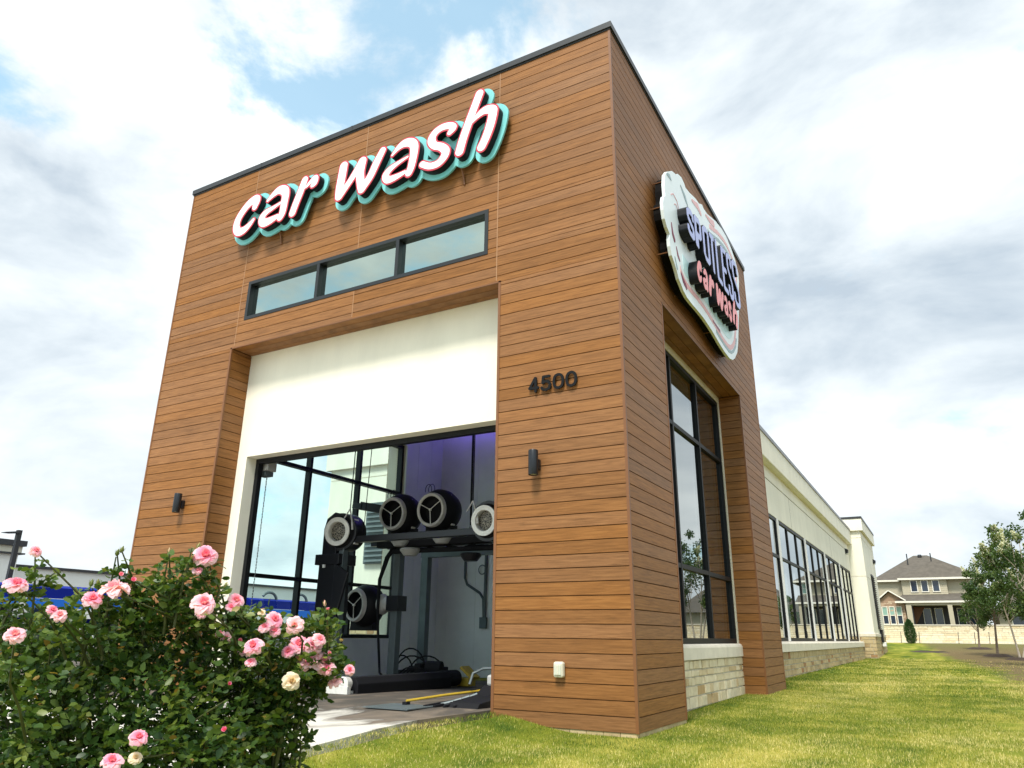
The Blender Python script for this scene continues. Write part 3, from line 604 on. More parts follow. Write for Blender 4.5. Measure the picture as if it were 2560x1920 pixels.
for x, z in ((-7.2, 8.5), (-6.2, 8.5), (-4.9, 8.5), (-3.9, 8.45), (-2.8, 8.45), (-2.0, 8.6), (-2.1, 9.2), (-6.0, 9.0)): mb = MB(); mb.bar((x, .0, z), (x, -.105, z), .03); mb.build('standoff', M['trim'], SIGN)
for x, z in ((-6.75, 8.22), (-2.62, 8.20)): mb = MB(); mb.tube([(x, -.10, z+.1), (x, -.05, z-.0), (x+.01, -.02, z-.12), (x+.02, -.012, z-.22)], .016, 8); mb.build('feed_conduit', M['trim'], SIGN)
# round cloud-edged board on the long side
OL = [(1.67,8.26),(1.82,8.42),(2.12,8.62),(2.39,8.71),(2.49,8.79),(2.72,8.86),(2.89,8.83),(2.95,8.78),(3.22,8.83),(3.64,8.95),(3.89,8.98),(4.13,9.09),(4.25,9.06),(4.51,9.09),(5.22,9.31),(5.75,9.41),(6.16,9.43),(6.56,9.35),(6.93,9.2),(7.12,8.97),(7.11,8.75),(6.98,8.42),(6.78,7.9),(6.55,7.39),(6.35,6.96),(6.17,6.68),(5.88,6.45),(5.64,6.33),(5.37,6.27),(4.99,6.27),(4.56,6.31),(4.23,6.36),(3.91,6.39),(3.52,6.41),(3.14,6.4),(2.78,6.38),(2.51,6.38),(2.32,6.42),(2.2,6.48),(2.08,6.53),(2.01,6.62),(1.9,6.72),(1.76,6.81),(1.7,6.95),(1.69,7.07),(1.73,7.18),(1.6,7.24),(1.5,7.34),(1.46,7.49),(1.46,7.62),(1.52,7.76),(1.62,7.83),(1.61,8.02)]
BRD = thing('round_sign', (0, 4.2, 6.3), 'pale cloud-edged sign board with raised lavender SPOTLESS and pink car wash lettering', 'sign')
putR = lambda a, b, d: (d, a, b)
xs = np.arange(1.2, 7.4, .014); ys = np.arange(6.0, 9.7, .014); GX, GY = np.meshgrid(xs, ys)
PD = polysdf(OL, GX, GY)
brd = plate('sign_board', PD, xs, ys, .05, .24, putR, M['mint'], BRD)
plate('board_shadow', PD-.10, xs, ys, .145, .1895, putR, M['sback'], BRD)  # black block behind the board, standing in for its shadow on the planks
band = lambda a, b: np.minimum(PD-a, b-PD)
plate('teal_panel', np.minimum(PD-.42, np.minimum(7.15-GY, GX-2.4)), xs, ys, .004, .243, putR, M['mint2'], brd)
plate('pink_stripe', np.minimum(band(.20, .30), np.maximum(np.minimum(GX-2.2, 7.3-GY), np.minimum(np.minimum(GX-4.6, GY-8.0), 1.0))), xs, ys, .004, .2445, putR, M['spink'], brd)
plate('grey_stripe', np.minimum(band(.12, .185), np.maximum(np.minimum(GX-4.4, 7.0-GY), -9)), xs, ys, .004, .244, putR, M['sgrey'], brd)
plate('grey_stripe', np.minimum(band(.38, .46), np.minimum(np.minimum(GX-4.4, GY-8.4), 6.4-GX)), xs, ys, .004, .244, putR, M['sgrey'], brd)
def blob(*c): return sdf([[(x, y, r) for x, y, r in c]], GX, GY)
plate('maroon_mark', np.maximum(np.maximum(blob((1.86, 7.45, .02), (1.90, 7.27, .045), (1.97, 7.20, .05)), blob((2.06, 7.10, .02), (2.12, 6.98, .04), (2.2, 6.93, .03))), np.maximum(blob((2.22, 6.72, .02), (2.34, 6.62, .05), (2.5, 6.56, .04)), blob((4.2, 6.62, .025), (4.7, 6.60, .035)))), xs, ys, .004, .2455, putR, M['smar'], brd)
plate('grey_mark', np.maximum(np.maximum(blob((1.80, 8.36, .02), (1.94, 8.40, .045), (2.02, 8.38, .02)), blob((2.62, 8.62, .02), (2.86, 8.52, .06), (3.0, 8.42, .02))), blob((1.93, 6.86, .02), (2.02, 6.70, .03))), xs, ys, .004, .2455, putR, M['sgrey'], brd)
plate('grey_mark', np.maximum(blob((1.95, 8.05, .012), (2.1, 8.15, .012), (2.3, 8.12, .012), (2.4, 7.98, .012)), blob((2.12, 7.96, .01), (2.22, 8.01, .01), (2.32, 7.94, .01))), xs, ys, .004, .2455, putR, M['spink'], brd)
plate('pink_stripe', np.maximum(blob((3.35, 8.74, .03), (3.75, 8.83, .07), (3.95, 8.78, .05)), blob((4.35, 8.98, .02), (4.7, 9.03, .06), (5.0, 9.12, .07))), xs, ys, .004, .2455, putR, M['spink'], brd)
GL = {'S': [[(1,.80),(1,.92),(.75,1),(.25,1),(0,.92),(0,.72),(.1,.62),(.9,.38),(1,.28),(1,.08),(.75,0),(.25,0),(0,.08),(0,.20)]],
      'P': [[(0,0),(0,1),(.75,1),(1,.9),(1,.50),(.75,.42),(0,.42)], [(.25,.0),(.25,.3)]], 'O': [[(.25,0),(0,.1),(0,.9),(.25,1),(.75,1),(1,.9),(1,.1),(.75,0),(.25,0)]],
      'T': [[(0,1),(1,1)], [(.5,1),(.5,0)]], 'L': [[(0,1),(0,0),(1,0)]], 'E': [[(1,1),(0,1),(0,0),(1,0)], [(0,.5),(.85,.5)]]}
ztop = lambda y: 8.02 + (y-2.28)*(8.75-8.02)/3.9 - .03
zbot = lambda y: 7.44 + .13*max(0, (y-4.6)/1.6)**1.5
for ch, y0, y1 in (('S',2.27,2.70),('P',2.75,3.18),('O',3.28,3.73),('T',3.79,4.14),('L',4.23,4.60),('E',4.69,5.09),('S',5.14,5.56),('S',5.63,6.16)):
    r = .068; S_ = []
    for st in GL[ch]:
        pts = []
        for u, v in st:
            y = y0+r*.9+u*(y1-y0-1.8*r); a, b = zbot(y)+r, ztop(y)-r; pts.append((y, a+v*(b-a), r))
        S_.append(pts)
    D = sdf(S_, GX, GY); can = plate('block_letter', D, xs, ys, .165, .40, putR, M['lblack'], BRD); plate('letter_face', D-.012, xs, ys, .008, .404, putR, M['lav'], can)
tgt = ((2.70,2.97,6.765,7.20),(3.06,3.36,6.78,7.215),(3.43,3.81,6.80,7.255),(4.0,4.54,6.84,7.30),(4.58,4.84,6.89,7.335),(4.92,5.16,6.89,7.355),(5.26,5.72,6.94,7.56))
for (ch, sts), (a, b, c, d) in zip(LET, tgt):
    P = [p for s in sts for p in s]; x0 = min(p[0]-p[2] for p in P); x1 = max(p[0]+p[2] for p in P); y0 = min(p[1]-p[2] for p in P); y1 = max(p[1]+p[2] for p in P)
    S_ = [smooth_path([(a+(p[0]-x0)/(x1-x0)*(b-a), c+(p[1]-y0)/(y1-y0)*(d-c), p[2]*.5*((b-a)/(x1-x0)+(d-c)/(y1-y0))*1.08) for p in s]) for s in sts]
    D = sdf(S_, GX, GY); can = plate('script_letter', D+.012, xs, ys, .165, .40, putR, M['lblack'], BRD); plate('letter_face', D+.004, xs, ys, .008, .404, putR, M['pink'], can)
mb = MB()
for y, z in ((1.75, 8.2), (1.55, 7.6), (1.8, 6.9), (2.6, 6.5), (4.3, 6.45), (5.6, 6.42), (6.9, 8.8), (5.4, 9.3), (3.6, 8.85), (2.5, 8.7)): mb.tube([(.0, y, z), (.2, y, z)], .011, 6)
mb.build('standoff_pin', M['trim'], BRD)
# house number
NUM = thing('house_number', (-1.0, 0, 4.2), 'black house number 4500 standing off the front planks', 'number')
r = .0185; H0, H1 = 4.195, 4.425
D4 = {'4': [[(.72,0),(.72,1)], [(.66,1),(0,.27)], [(0,.27),(1,.27)]], '5': [[(.9,1),(.2,1),(.12,.55),(.45,.64),(.8,.6),(1,.36),(.9,.1),(.5,0),(.1,.08),(0,.2)]], '0': [[(.5,0),(.15,.1),(0,.35),(0,.65),(.15,.9),(.5,1),(.85,.9),(1,.65),(1,.35),(.85,.1),(.5,0)]]}
xs = np.arange(-1.45, -.58, .004); ys = np.arange(4.15, 4.47, .004); GX, GY = np.meshgrid(xs, ys)
for ch, x0 in (('4', -1.392), ('5', -1.205), ('0', -1.015), ('0', -.822)):
    w = .168; S_ = [[(x0+r+u*(w-2*r), H0+r+v*(H1-H0-2*r), r) for u, v in s] for s in D4[ch]]
    if ch == '0': S_ = [smooth_path(s, 4) for s in S_]
    plate('digit', sdf(S_, GX, GY), xs, ys, .02, .042, putF, M['num'], NUM)
mb = MB()
for x in (-1.30, -1.12, -.93, -.74): mb.tube([(x, 0, 4.218), (x, -.03, 4.218)], .006, 6)
mb.build('standoff_pin', M['num'], NUM)
# lamps on the walls
def sconce(x, side, label):
    t = thing('wall_sconce', (x, 0, 3.03), label, 'wall lamp', 'cylinder wall sconces')
    mb = MB(); Mx = Matrix.Translation((x, -.125, 0)); mb.lathe([(.052, 3.035), (.063, 3.028), (.066, 3.035), (.066, 3.355), (.063, 3.362), (.052, 3.355)], Mx, 24); mb.build('lamp_tube', M['sconce'], t, smooth=True)
    mb = MB(); mb.lathe([(.0, 3.04), (.054, 3.04)], Mx, 24); mb.lathe([(.0, 3.35), (.054, 3.35)], Mx, 24); mb.build('lamp_lens', M['lens'], t)
    mb = MB(); mb.box(x-.05, -.065, 3.11, x+.05, -.0, 3.25); mb.build('wall_mount', M['sconce'], t, bevel=.006)
sconce(-1.268, 1, 'black cylinder sconce on the right plank pillar below the house number')
sconce(-8.415, 1, 'black cylinder sconce on the left plank pillar above the rose bush')
t = thing('emergency_light', (-.955, 0, .55), 'small cream bulkhead lamp low on the right plank pillar', 'wall lamp')
mb = MB(); mb.box(-1.02, -.085, .555, -.89, 0, .735); mb.build('lamp_housing', M['cream'], t, bevel=.025)
mb = MB(); mb.box(-1.0, -.093, .585, -.91, -.084, .70); mb.build('lamp_lens', M['lens'], t, bevel=.006)
mb = MB(); mb.box(-.964, -.097, .59, -.946, -.0935, .695); mb.build('lamp_rib', M['cream'], t)
for loc, lab in (((XW, 35.9, 5.55), 'small black wall pack under the eave of the low wing'), ((PX, 44.4, 5.7), 'small black wall pack on the end pavilion side')):
    t = thing('wall_pack', loc, lab, 'wall lamp'); x, y, z = loc
    mb = MB(); mb.prism([(x, z-.1), (x+.14, z-.04), (x+.16, z+.12), (x, z+.2)], 'y', y-.15, y+.15); mb.build('lamp_housing', M['black'], t); mb = MB(); mb.box(x+.02, y-.12, z-.13, x+.12, y+.12, z-.075); mb.build('lamp_lens', M['lens'], t)
# ------------------------------------------------------------------ dryers and gear inside the bay
def mesh_mat():
    m = bpy.data.materials.new('perforated_grille'); m.use_nodes = True; t = m.node_tree; b = t.nodes['Principled BSDF']
    co = nd(t, 'ShaderNodeTexCoord'); v = nd(t, 'ShaderNodeTexVoronoi', i_Scale=26.0, feature='DISTANCE_TO_EDGE'); lk(t, co.outputs['Object'], v.inputs['Vector'])
    lk(t, ramp(t, v.outputs['Distance'], [(.06, (.30, .27, .21)), (.14, (.012, .011, .010))]), b.inputs['Base Color']); b.inputs['Roughness'].default_value = .5
    return m
M['mesh'] = mesh_mat()
def blower(parent, c, R, ax, depth, spokes=True, rot=0.0, fan=False):
    """barrel fan: c = centre of the intake ring, ax = way the intake faces"""
    z = Vector(ax).normalized(); Mx = basis(c, z)
    mb = MB(); mb.lathe([(.0, -depth*1.1), (R*.75, -depth*1.1), (R*1.10, -depth*.95), (R*1.27, -depth*.68), (R*1.27, -depth*.42), (R*1.14, -depth*.24), (R*1.0, -.07)], Mx, 36)
    if not fan: mb.box(c[0]-R*.9, c[1]+depth*.5, c[2]-R*1.5, c[0]+R*.9, c[1]+depth*.9, c[2]-R*.8)
    h = mb.build('blower', M['blower'], parent, smooth=True)
    if not fan:
        mb = MB(); mb.lathe([(R*1.02, -depth*.17), (R*1.0, -.03), (R*.95, .004), (R*.82, .0), (R*.79, -.02)], Mx, 36); mb.build('intake_ring', M['steel'], h, smooth=True)
        mb = MB(); mb.lathe([(R*.795, -.015), (R*.78, -.10), (R*.70, -.17), (.0, -.17)], Mx, 36); mb.build('fan_disc', M['blackm'], h)
        mb = MB(); mb.lathe([(0, .018), (.022, .018), (.026, -.02), (.0, -.02)], Mx, 14)
        for k in range(3):
            an = math.pi/2*3 + rot + k*2*math.pi/3; p = Mx @ Vector((math.cos(an)*R*.86, math.sin(an)*R*.86, .004)); mb.tube([Mx @ Vector((0, 0, .004)), p], .009, 8)
        mb.build('guard', M['flange'], h)
    else:
        mb = MB(); mb.lathe([(R*1.0, -.03), (R*1.0, .0), (R*.70, .0), (R*.66, -.03), (R*.66, -.14)], Mx, 36)
        for k in range(12):
            an = 2*math.pi*k/12; p = Vector((math.cos(an)*R*.86, math.sin(an)*R*.86, 0)); mb.tube([Mx @ p, Mx @ (p+Vector((0, 0, .008)))], .008, 6)
        mb.build('intake_flange', M['flange'], h)
        mb = MB(); mb.lathe([(R*.67, -.10), (R*.3, -.07), (0, -.065)], Mx, 30); mb.build('intake_grille', M['mesh'], h)
        mb = MB(); mb.lathe([(0, -.12), (R*1.32, -.12), (R*1.34, -.14), (R*1.34, -.50), (R*1.3, -.52), (0, -.52)], Mx, 40); mb.build('scroll_housing', M['black'], h)
    for dx, dy, dz in ((.90, .52, .87), (.97, .55, -.80)): mb = MB(); mb.box(c[0]+R*dx-.016, c[1]+depth*dy-.06, c[2]+R*dz-.016, c[0]+R*dx+.016, c[1]+depth*dy+.06, c[2]+R*dz+.016); mb.build('label_plate', M['flange'], h)
    return h
A2 = thing('dryer_arch', (-5.0, 3.9, .07), 'rear dryer arch with two barrel blowers on top and one low at left', 'dryer')
for x0 in (-6.72, -2.35): mb = MB(); mb.box(x0, 3.95, .06, x0+.17, 4.12, 2.95); mb.build('leg', M['greypaint'], A2, bevel=.008)
mb = MB(); mb.box(-7.4, 4.0, 2.82, -2.1, 4.16, 2.96); mb.box(-7.2, 4.3, 2.78, -2.1, 4.42, 2.90); mb.build('beam', M['black'], A2, bevel=.006); mb = MB(); mb.box(-7.0, 3.72, 2.74, -2.1, 3.92, 2.86); mb.tube([(-6.6, 3.80, 2.66), (-2.1, 3.80, 2.60)], .05, 8); mb.build('air_manifold', M['blackm'], A2)
mb = MB(); mb.bar((-7.75, 4.0, 3.72), (-6.95, 4.0, 3.56), .10, .18); mb.bar((-7.95, 4.0, 3.74), (-7.7, 4.0, 3.70), .13); mb.build('tilt_arm', M['black'], A2)
blower(A2, (-6.67, 3.72, 3.44), .345, (-.02, -1, -.06), .62, rot=.0)
blower(A2, (-5.67, 3.72, 3.45), .35, (-.02, -1, -.06), .62, rot=.05)
lowb = blower(A2, (-7.57, 3.80, 1.60), .335, (-.22, -1, .0), .56, rot=math.radians(-115))
mb = MB(); mb.lathe([(.20, -.02), (.21, .03), (.15, .10), (.15, .26)], basis((-7.02, 4.06, 1.62), (1, 0, 0)), 24); mb.build('outlet_neck', M['steel'], lowb, smooth=True)
mb = MB(); mb.box(-6.80, 3.9, 1.48, -6.5, 4.2, 1.78); mb.build('pivot_block', M['black'], lowb)
for x, z in ((-6.36, 2.86), (-5.32, 2.87), (-6.10, 2.66), (-4.64, 2.50), (-3.7, 2.84)):
    mb = MB(); mb.lathe([(0, .03), (.19, .03), (.215, .0), (.20, -.03), (.13, -.12), (0, -.13)], Matrix.Translation((x, 3.70, z)), 20); mb.build('nozzle_bell', M['lampgrey'] if z > 2.6 else M['black'], A2, smooth=True)
mb = MB()
for d in (0, .05, .1): mb.tube([(-6.5-d, 3.9, 2.9), (-6.75-d*.8, 3.84, 2.55), (-6.92-d*.4, 3.82, 2.1), (-6.93-d*.2, 3.82, 1.5), (-6.9+d*.1, 3.85, .9), (-6.85, 3.9, .3), (-6.7+d, 3.9, .12)], .022, 8)
for x, z in ((-6.85, 3.78), (-5.85, 3.82)):
    for s in (0, .08): mb.tube([(x+.05*math.cos(a)*1.6-.05+s, 3.95, z+.1+.11*math.sin(a)) for a in np.linspace(-.4, 3.6, 12)], .007, 6)
mb.tube([(-5.3+.2*i, 3.85, 2.72-.10*math.sin(i*1.1)**2) for i in range(9)], .025, 8); mb.tube([(-6.4+.25*i, 4.1, 2.75-.07*math.sin(i*1.7)**2) for i in range(14)], .02, 8)
mb.build('hose', M['blackm'], A2, smooth=True)
A1 = thing('dryer_arch', (-5.0, 2.5, .09), 'front dryer arch carrying white-flanged side blower and pointed black air duct', 'dryer')
for x0 in (-6.97, -2.75): mb = MB(); mb.box(x0, 2.55, .08, x0+.12, 2.70, 2.75); mb.build('leg', M['greypaint'], A1, bevel=.008)
mb = MB(); mb.box(-6.95, 2.62, 2.72, -2.6, 2.78, 2.84); mb.build('beam', M['black'], A1, bevel=.006)
fb1 = blower(A1, (-6.93, 2.40, 2.92), .275, (.18, -1, -.05), .5, fan=True); fb2 = blower(A1, (-3.57, 2.40, 2.92), .265, (-.05, -1, -.05), .5, fan=True)
mb = MB()
mb.prism([(-7.36, 3.0), (-7.30, 3.2), (-7.1, 3.32), (-6.98, 2.35), (-7.36, 2.35)], 'y', 2.50, 2.9); mb.box(-7.47, 2.44, 2.30, -6.86, 2.95, 2.50)
mb.prism([(-7.37, 2.32), (-6.95, 2.32), (-6.90, 1.5), (-6.97, .82), (-7.2, 1.25), (-7.38, 1.45)], 'y', 2.46, 2.86)
mb.prism([(-6.95, 2.32), (-6.60, 2.13), (-6.97, .82)], 'y', 2.44, 2.50); mb.build('air_duct', M['black'], A1, bevel=.008)
mb = MB(); mb.box(-7.25, 2.43, 2.24, -7.2, 2.46, 2.30); mb.build('duct_clip', M['white'], A1)
mb = MB()
for x, z in ((-6.72, 3.36), (-3.86, 3.30)):
    mb.tube([(x, 2.5, z), (x-.1, 2.45, z-.2)], .012, 6); mb.tube([(x, 2.5, z), (x+.12, 2.45, z-.28)], .014, 6); mb.tube([(x+.12, 2.45, z-.28), (x+.15, 2.44, z-.42)], .02, 8)
mb.build('hanger', M['steel'], A1)
for p, q, r in (((-6.72, 2.5, 3.36), (-6.68, 2.5, 7.5), .010), ((-3.86, 2.5, 3.3), (-3.86, 2.5, 7.5), .010), ((-4.02, 2.7, 2.9), (-4.02, 2.7, 7.5), .016), ((-5.0, 4.2, 2.9), (-5.0, 4.2, 8.5), .008), ((-6.6, 2.8, 2.8), (-6.45, 2.8, 7.5), .008)): mb = MB(); mb.tube([p, q], r, 6); mb.build('hanging_cable', M['blackm'], A1)
mb = MB(); mb.tube([(-3.2, 2.4, 2.2), (-3.28, 2.4, 1.9), (-3.2, 2.4, 1.2)], .06, 8); mb.build('side_nozzle', M['black'], A1)
FR = thing('steel_frame', (-5.0, 6.3, .02), 'grey steel portal frame standing before the rear bay wall', 'frame')
mb = MB(); mb.box(-7.68, 6.25, .0, -7.49, 6.42, 2.80); mb.lathe([(.15, .02), (.15, .12), (.10, .32)], Matrix.Translation((-7.58, 6.33, 0)), 12); mb.build('leg', M['greypaint'], FR); mb = MB(); mb.box(-3.2, 6.25, .0, -3.0, 6.42, 2.80); mb.build('leg', M['greypaint'], FR)
mb = MB(); mb.box(-7.70, 6.25, 2.80, -3.0, 6.42, 2.93); mb.build('header', M['greypaint'], FR)
t = thing('wall_conduit', (-7.6, 8.7, 1.26), 'grey bent conduit pipes running down the rear bay wall', 'pipe')
mb = MB(); mb.tube([(-8.0, 8.72, 3.4), (-8.0, 8.72, 2.5), (-7.93, 8.72, 2.33), (-7.52, 8.72, 2.1), (-7.41, 8.72, 1.95), (-7.38, 8.72, 1.45)], .035, 8); mb.tube([(-7.33, 8.72, 3.4), (-7.36, 8.72, 1.45)], .045, 8); mb.build('pipe', M['greypaint'], t, smooth=True)
mb = MB(); mb.box(-7.48, 8.66, 1.2, -7.28, 8.745, 1.48); mb.build('junction_box', M['greypaint'], t)
mb = MB(); mb.tube([(-7.45+.11*math.cos(a), 8.70, 2.70+.12*math.sin(a)) for a in np.linspace(0, 6.2, 20)], .014, 6); mb.build('coiled_cable', M['greypaint'], t)
# floor gear
t = thing('wheel_guide', (-5.45, 1.2, .1), 'long black wheel guide roller lying along the bay floor', 'guide')
mb = MB(); mb.prism([(-5.62, .08), (-5.22, .08), (-5.22, .26), (-5.30, .36), (-5.52, .36), (-5.62, .26)], 'y', 1.35, 4.05); mb.lathe([(0, 0), (.15, 0), (.15, .5), (0, .5)], basis((-5.42, 4.0, .23), (0, 1, 0)), 18); mb.build('guide_body', M['blackm'], t, bevel=.01)
mb = MB(); mb.box(-5.7, 1.12, .10, -5.24, 1.2, .23); mb.box(-5.6, 1.2, .10, -5.3, 1.34, .16); mb.build('end_bracket', M['flange'], t); mb = MB(); mb.lathe([(0, -.06), (.10, -.06), (.11, .06), (0, .08)], basis((-5.36, 1.2, .27), (0, -1, 0)), 18); mb.build('end_cap', M['flange'], t)
t = thing('tool_box', (-5.5, 4.45, .06), 'small yellow tool box with its lid tilted open behind the black roller', 'box')
mb = MB(); mb.box(-5.62, 4.62, .07, -5.2, 4.9, .22); mb.build('box_body', M['yellow'], t, bevel=.015); mb = MB(); mb.bar((-5.42, 4.8, .42), (-5.15, 4.8, .22), .30, .05); mb.build('lid', M['yellow'], t)
t = thing('hose_pile', (-7.4, 4.6, .07), 'heap of black hoses and pump parts behind the roller', 'hose')
mb = MB(); rr = random.Random(3)
for k in range(9):
    x, y = -7.6+rr.random()*1.4, 4.7+rr.random()*.5; mb.box(x, y, .05, x+.15+rr.random()*.35, y+.25, .16+rr.random()*.25)
mb.build('pump_block', M['blackm'], t, bevel=.02)
mb = MB()
for k in range(7):
    x, y = -7.7+rr.random()*1.5, 4.6+rr.random()*.3; w, h = .2+rr.random()*.3, .3+rr.random()*.4; mb.tube([(x+w*math.cos(a), y+.05*math.sin(2*a), .08+h*max(0, math.sin(a))) for a in np.linspace(0, 3.14, 14)], .016, 7)
mb.build('hose', M['blackm'], t, smooth=True)
t = thing('floor_pump', (-6.2, 4.3, .06), 'squat black pump block on the bay floor beside the dryer leg', 'pump')
mb = MB(); mb.box(-6.45, 4.35, .05, -5.95, 4.65, .30); mb.lathe([(0, 0), (.13, 0), (.13, .34), (0, .34)], basis((-6.1, 4.45, .40), (1, .2, 0)), 16); mb.box(-6.3, 4.3, .3, -6.15, 4.5, .48); mb.build('pump_body', M['blackm'], t, bevel=.02)
mb = MB()
for k in range(3): mb.tube([(-6.2+.34*math.cos(a)-.1*k, 4.28+.02*k, .10+.30*max(0, math.sin(a))) for a in np.linspace(0, 3.14, 14)], .015, 7)
mb.build('hose', M['blackm'], t, smooth=True)
t = thing('conveyor_entry', (-2.6, .4, .12), 'black conveyor entry ramp at the bay mouth beside the right pillar', 'machine')
mb = MB(); mb.prism([(.05, .135), (.12, .20), (.75, .25), (.95, .36), (1.5, .38), (1.5, .12), (.05, .12)], 'x', -2.62, -2.16)
for k in range(7): mb.box(-2.68, .08+k*.16, .13, -2.615, .13+k*.16, .17+k*.018)
for k in range(4): mb.bar((-2.86+.12*k, -.12+.05*k, .15), (-2.70+.10*k, .55+.2*k, .20+.02*k), .035)
mb.build('ramp_body', M['blackm'], t, bevel=.010)
for k in range(5): mb = MB(); mb.tube([(-2.74, .10+k*.2, .165+k*.012), (-2.60, .17+k*.2, .20+k*.02)], .022, 8); mb.build('roller', M['greypaint'], t)
mb = MB(); mb.tube([(-2.72, .75, .38), (-2.7, .8, .52), (-2.6, .9, .58), (-2.3, 1.0, .60)], .02, 8); mb.build('hoop', M['greypaint'], t); mb = MB(); mb.box(-2.36, .6, .38, -2.2, .85, .52); mb.build('control_box', M['lampgrey'], t, bevel=.03)
t = thing('guide_rail', (-3.1, -.1, .14), 'slender yellow guide rail beside the conveyor ramp', 'rail')
mb = MB(); mb.tube([(-3.16, -.1, .20), (-2.92, .42, .25), (-2.66, .95, .29)], .017, 8); mb.build('rail_tube', M['yellow'], t); mb = MB(); mb.box(-3.2, -.13, .10, -3.13, -.05, .19); mb.build('rail_foot', M['blackm'], t); mb = MB(); mb.box(-2.7, .85, .10, -2.64, .92, .28); mb.build('rail_foot', M['blackm'], t)
mb = MB(); mb.box(-3.45, -.62, .142, -2.75, .02, .154); tag(mb.build('floor_plate', M['greypaint'], origin=(-3.1, -.3, .14)), 'flat dark steel plate on the concrete before the conveyor ramp', 'plate')
t = thing('door_hoist', (-7.4, .95, 3.7), 'grey door hoist box high in the left corner of the vehicle opening', 'hoist')
mb = MB(); mb.box(-7.56, .84, 3.87, -7.31, 1.05, 4.07); mb.build('hoist_box', M['lampgrey'], t, bevel=.01); mb = MB(); mb.box(-7.58, .86, 3.78, -7.36, 1.03, 3.86); mb.build('sprocket_guard', M['greypaint'], t)
mb = MB()
for k in range(70): mb.box(-7.392 + (.006 if k % 2 else 0), .90, .35+k*.05, -7.378 + (.006 if k % 2 else 0), .912, .35+k*.05+.042)
mb.build('hand_chain', M['greypaint'], t)
def emit_mat(name, col, s):
    m = bpy.data.materials.new(name); m.use_nodes = True; b = m.node_tree.nodes['Principled BSDF']; b.inputs['Emission Color'].default_value = (*col, 1); b.inputs['Emission Strength'].default_value = s; b.inputs['Base Color'].default_value = (*col, 1); return m
M['led'] = emit_mat('blue_led', (.14, .08, 1.0), 3.0)
t = thing('led_bar', (-4.8, 8.6, 7.2), 'blue LED light bar high on the rear bay wall', 'lamp')
mb = MB(); mb.box(-8.6, 8.56, 7.25, -4.4, 8.72, 7.35); mb.build('lamp_housing', M['black'], t); mb = MB(); mb.box(-8.5, 8.58, 7.235, -4.5, 8.70, 7.249); mb.build('led_strip', M['led'], t)
ld = bpy.data.lights.new('led_light', 'AREA'); lo = bpy.data.objects.new('led_light', ld); COL.objects.link(lo); ld.shape = 'RECTANGLE'; ld.size = 4.0; ld.size_y = .15; ld.energy = 20; ld.spread = rad(110); ld.color = (.20, .11, 1.0)
lo.location = (-6.5, 8.2, 7.4); lo.rotation_euler = Vector((0, -1, .45)).to_track_quat('Z', 'Y').to_euler(); lo.parent = t; lo.location -= Vector(ORG[t.name])

# ------------------------------------------------------------------ left side: vacuum canopies, white building, lamp post
CAN = None
def canopy(y0, y1, label):
    t = thing('vacuum_canopy', (-27, (y0+y1)/2, .1), label, 'canopy', 'vacuum canopies beside the drive')
    mb = MB(); mb.prism([(-27.0, 2.22), (-27.0, 2.62), (-27.3, 2.72), (-30.2, 2.72), (-30.4, 2.5), (-30.2, 2.4), (-27.3, 2.3)], 'y', y0, y1); mb.build('canopy_top', M['blue'], t)
    mb = MB(); mb.box(-27.02, y0+.05, 1.86, -26.96, y1-.05, 2.20); mb.build('valance', M['blue2'], t)
    mb = MB(); mb.box(-28.8, y0+.2, 1.30, -28.7, y1-.2, 1.52); mb.build('lower_band', M['blue'], t)
    for y in (y0+.4, y1-.4): mb = MB(); mb.box(-28.9, y-.09, .05, -28.6, y+.09, 2.45); mb.build('post', M['greypaint'], t)
    mb = MB(); yc = (y0+y1)/2
    for s in ((-1.2, 1.0) if y0 > 15 else ()): mb.tube([(-27.2, yc+s+.5*math.cos(a), 2.62+.42*math.sin(a)) for a in np.linspace(.15, 2.6, 12)], .07, 8)
    if mb.v: mb.build('vacuum_boom', M['greypaint'], t, smooth=True)
    return t
for i, (a, lab) in enumerate(((2.2, 'blue vacuum canopy at the far left edge of the photo'), (7.6, 'blue vacuum canopy behind the rose bush, second from the left edge'), (13.0, 'blue vacuum canopy mostly hidden by the left plank pillar'), (18.4, 'blue vacuum canopy seen through the bay windows, nearer half'), (23.8, 'blue vacuum canopy seen through the bay windows, farther half'))): canopy(a, a+5.2, lab)
t = thing('white_building', (-48, 16, 0), 'white flat-roofed building with black roof edges beyond the canopies', 'building')
mb = MB(); mb.box(-60, -6, -.2, -41.0, 14.2, 5.0); mb.box(-60, 14.2, -.2, -41.6, 46, 4.38); mb.build('wall', M['wbld'], t)
mb = MB(); mb.box(-60.3, -6.3, 5.0, -40.7, 14.4, 5.08); mb.box(-60.3, -6.3, 5.44, -40.7, 14.4, 5.74); mb.box(-60.2, 14.4, 4.38, -41.4, 46, 4.52); mb.build('roof_edge', M['postb'], t)
mb = MB(); mb.box(-60.2, -6.2, 5.08, -40.9, 14.3, 5.44); mb.build('parapet_band', M['stucco2'], t)
for y in (16, 20, 24): mb = MB(); mb.box(-41.6, y, .0, -41.55, y+2.4, 2.6); mb.build('window', M['hglass'], t)
t = thing('lamp_post', (-27.9, 7.3, 0), 'dark parking lot lamp post with a flat head pointing left', 'lamp post')
mb = MB(); mb.box(-27.98, 7.22, -.1, -27.82, 7.38, 4.74); mb.build('pole', M['postb'], t); mb = MB(); mb.prism([(7.0, 4.58), (7.3, 4.62), (7.3, 4.70), (6.75, 4.61), (6.72, 4.58)], 'x', -28.05, -27.75); mb.build('lamp_head', M['postb'], t)
for (x, y, h, lab) in ((-23.5, 15.5, 1.45, 'grey parked car half hidden below the canopy behind the bay glass'),):
    pass
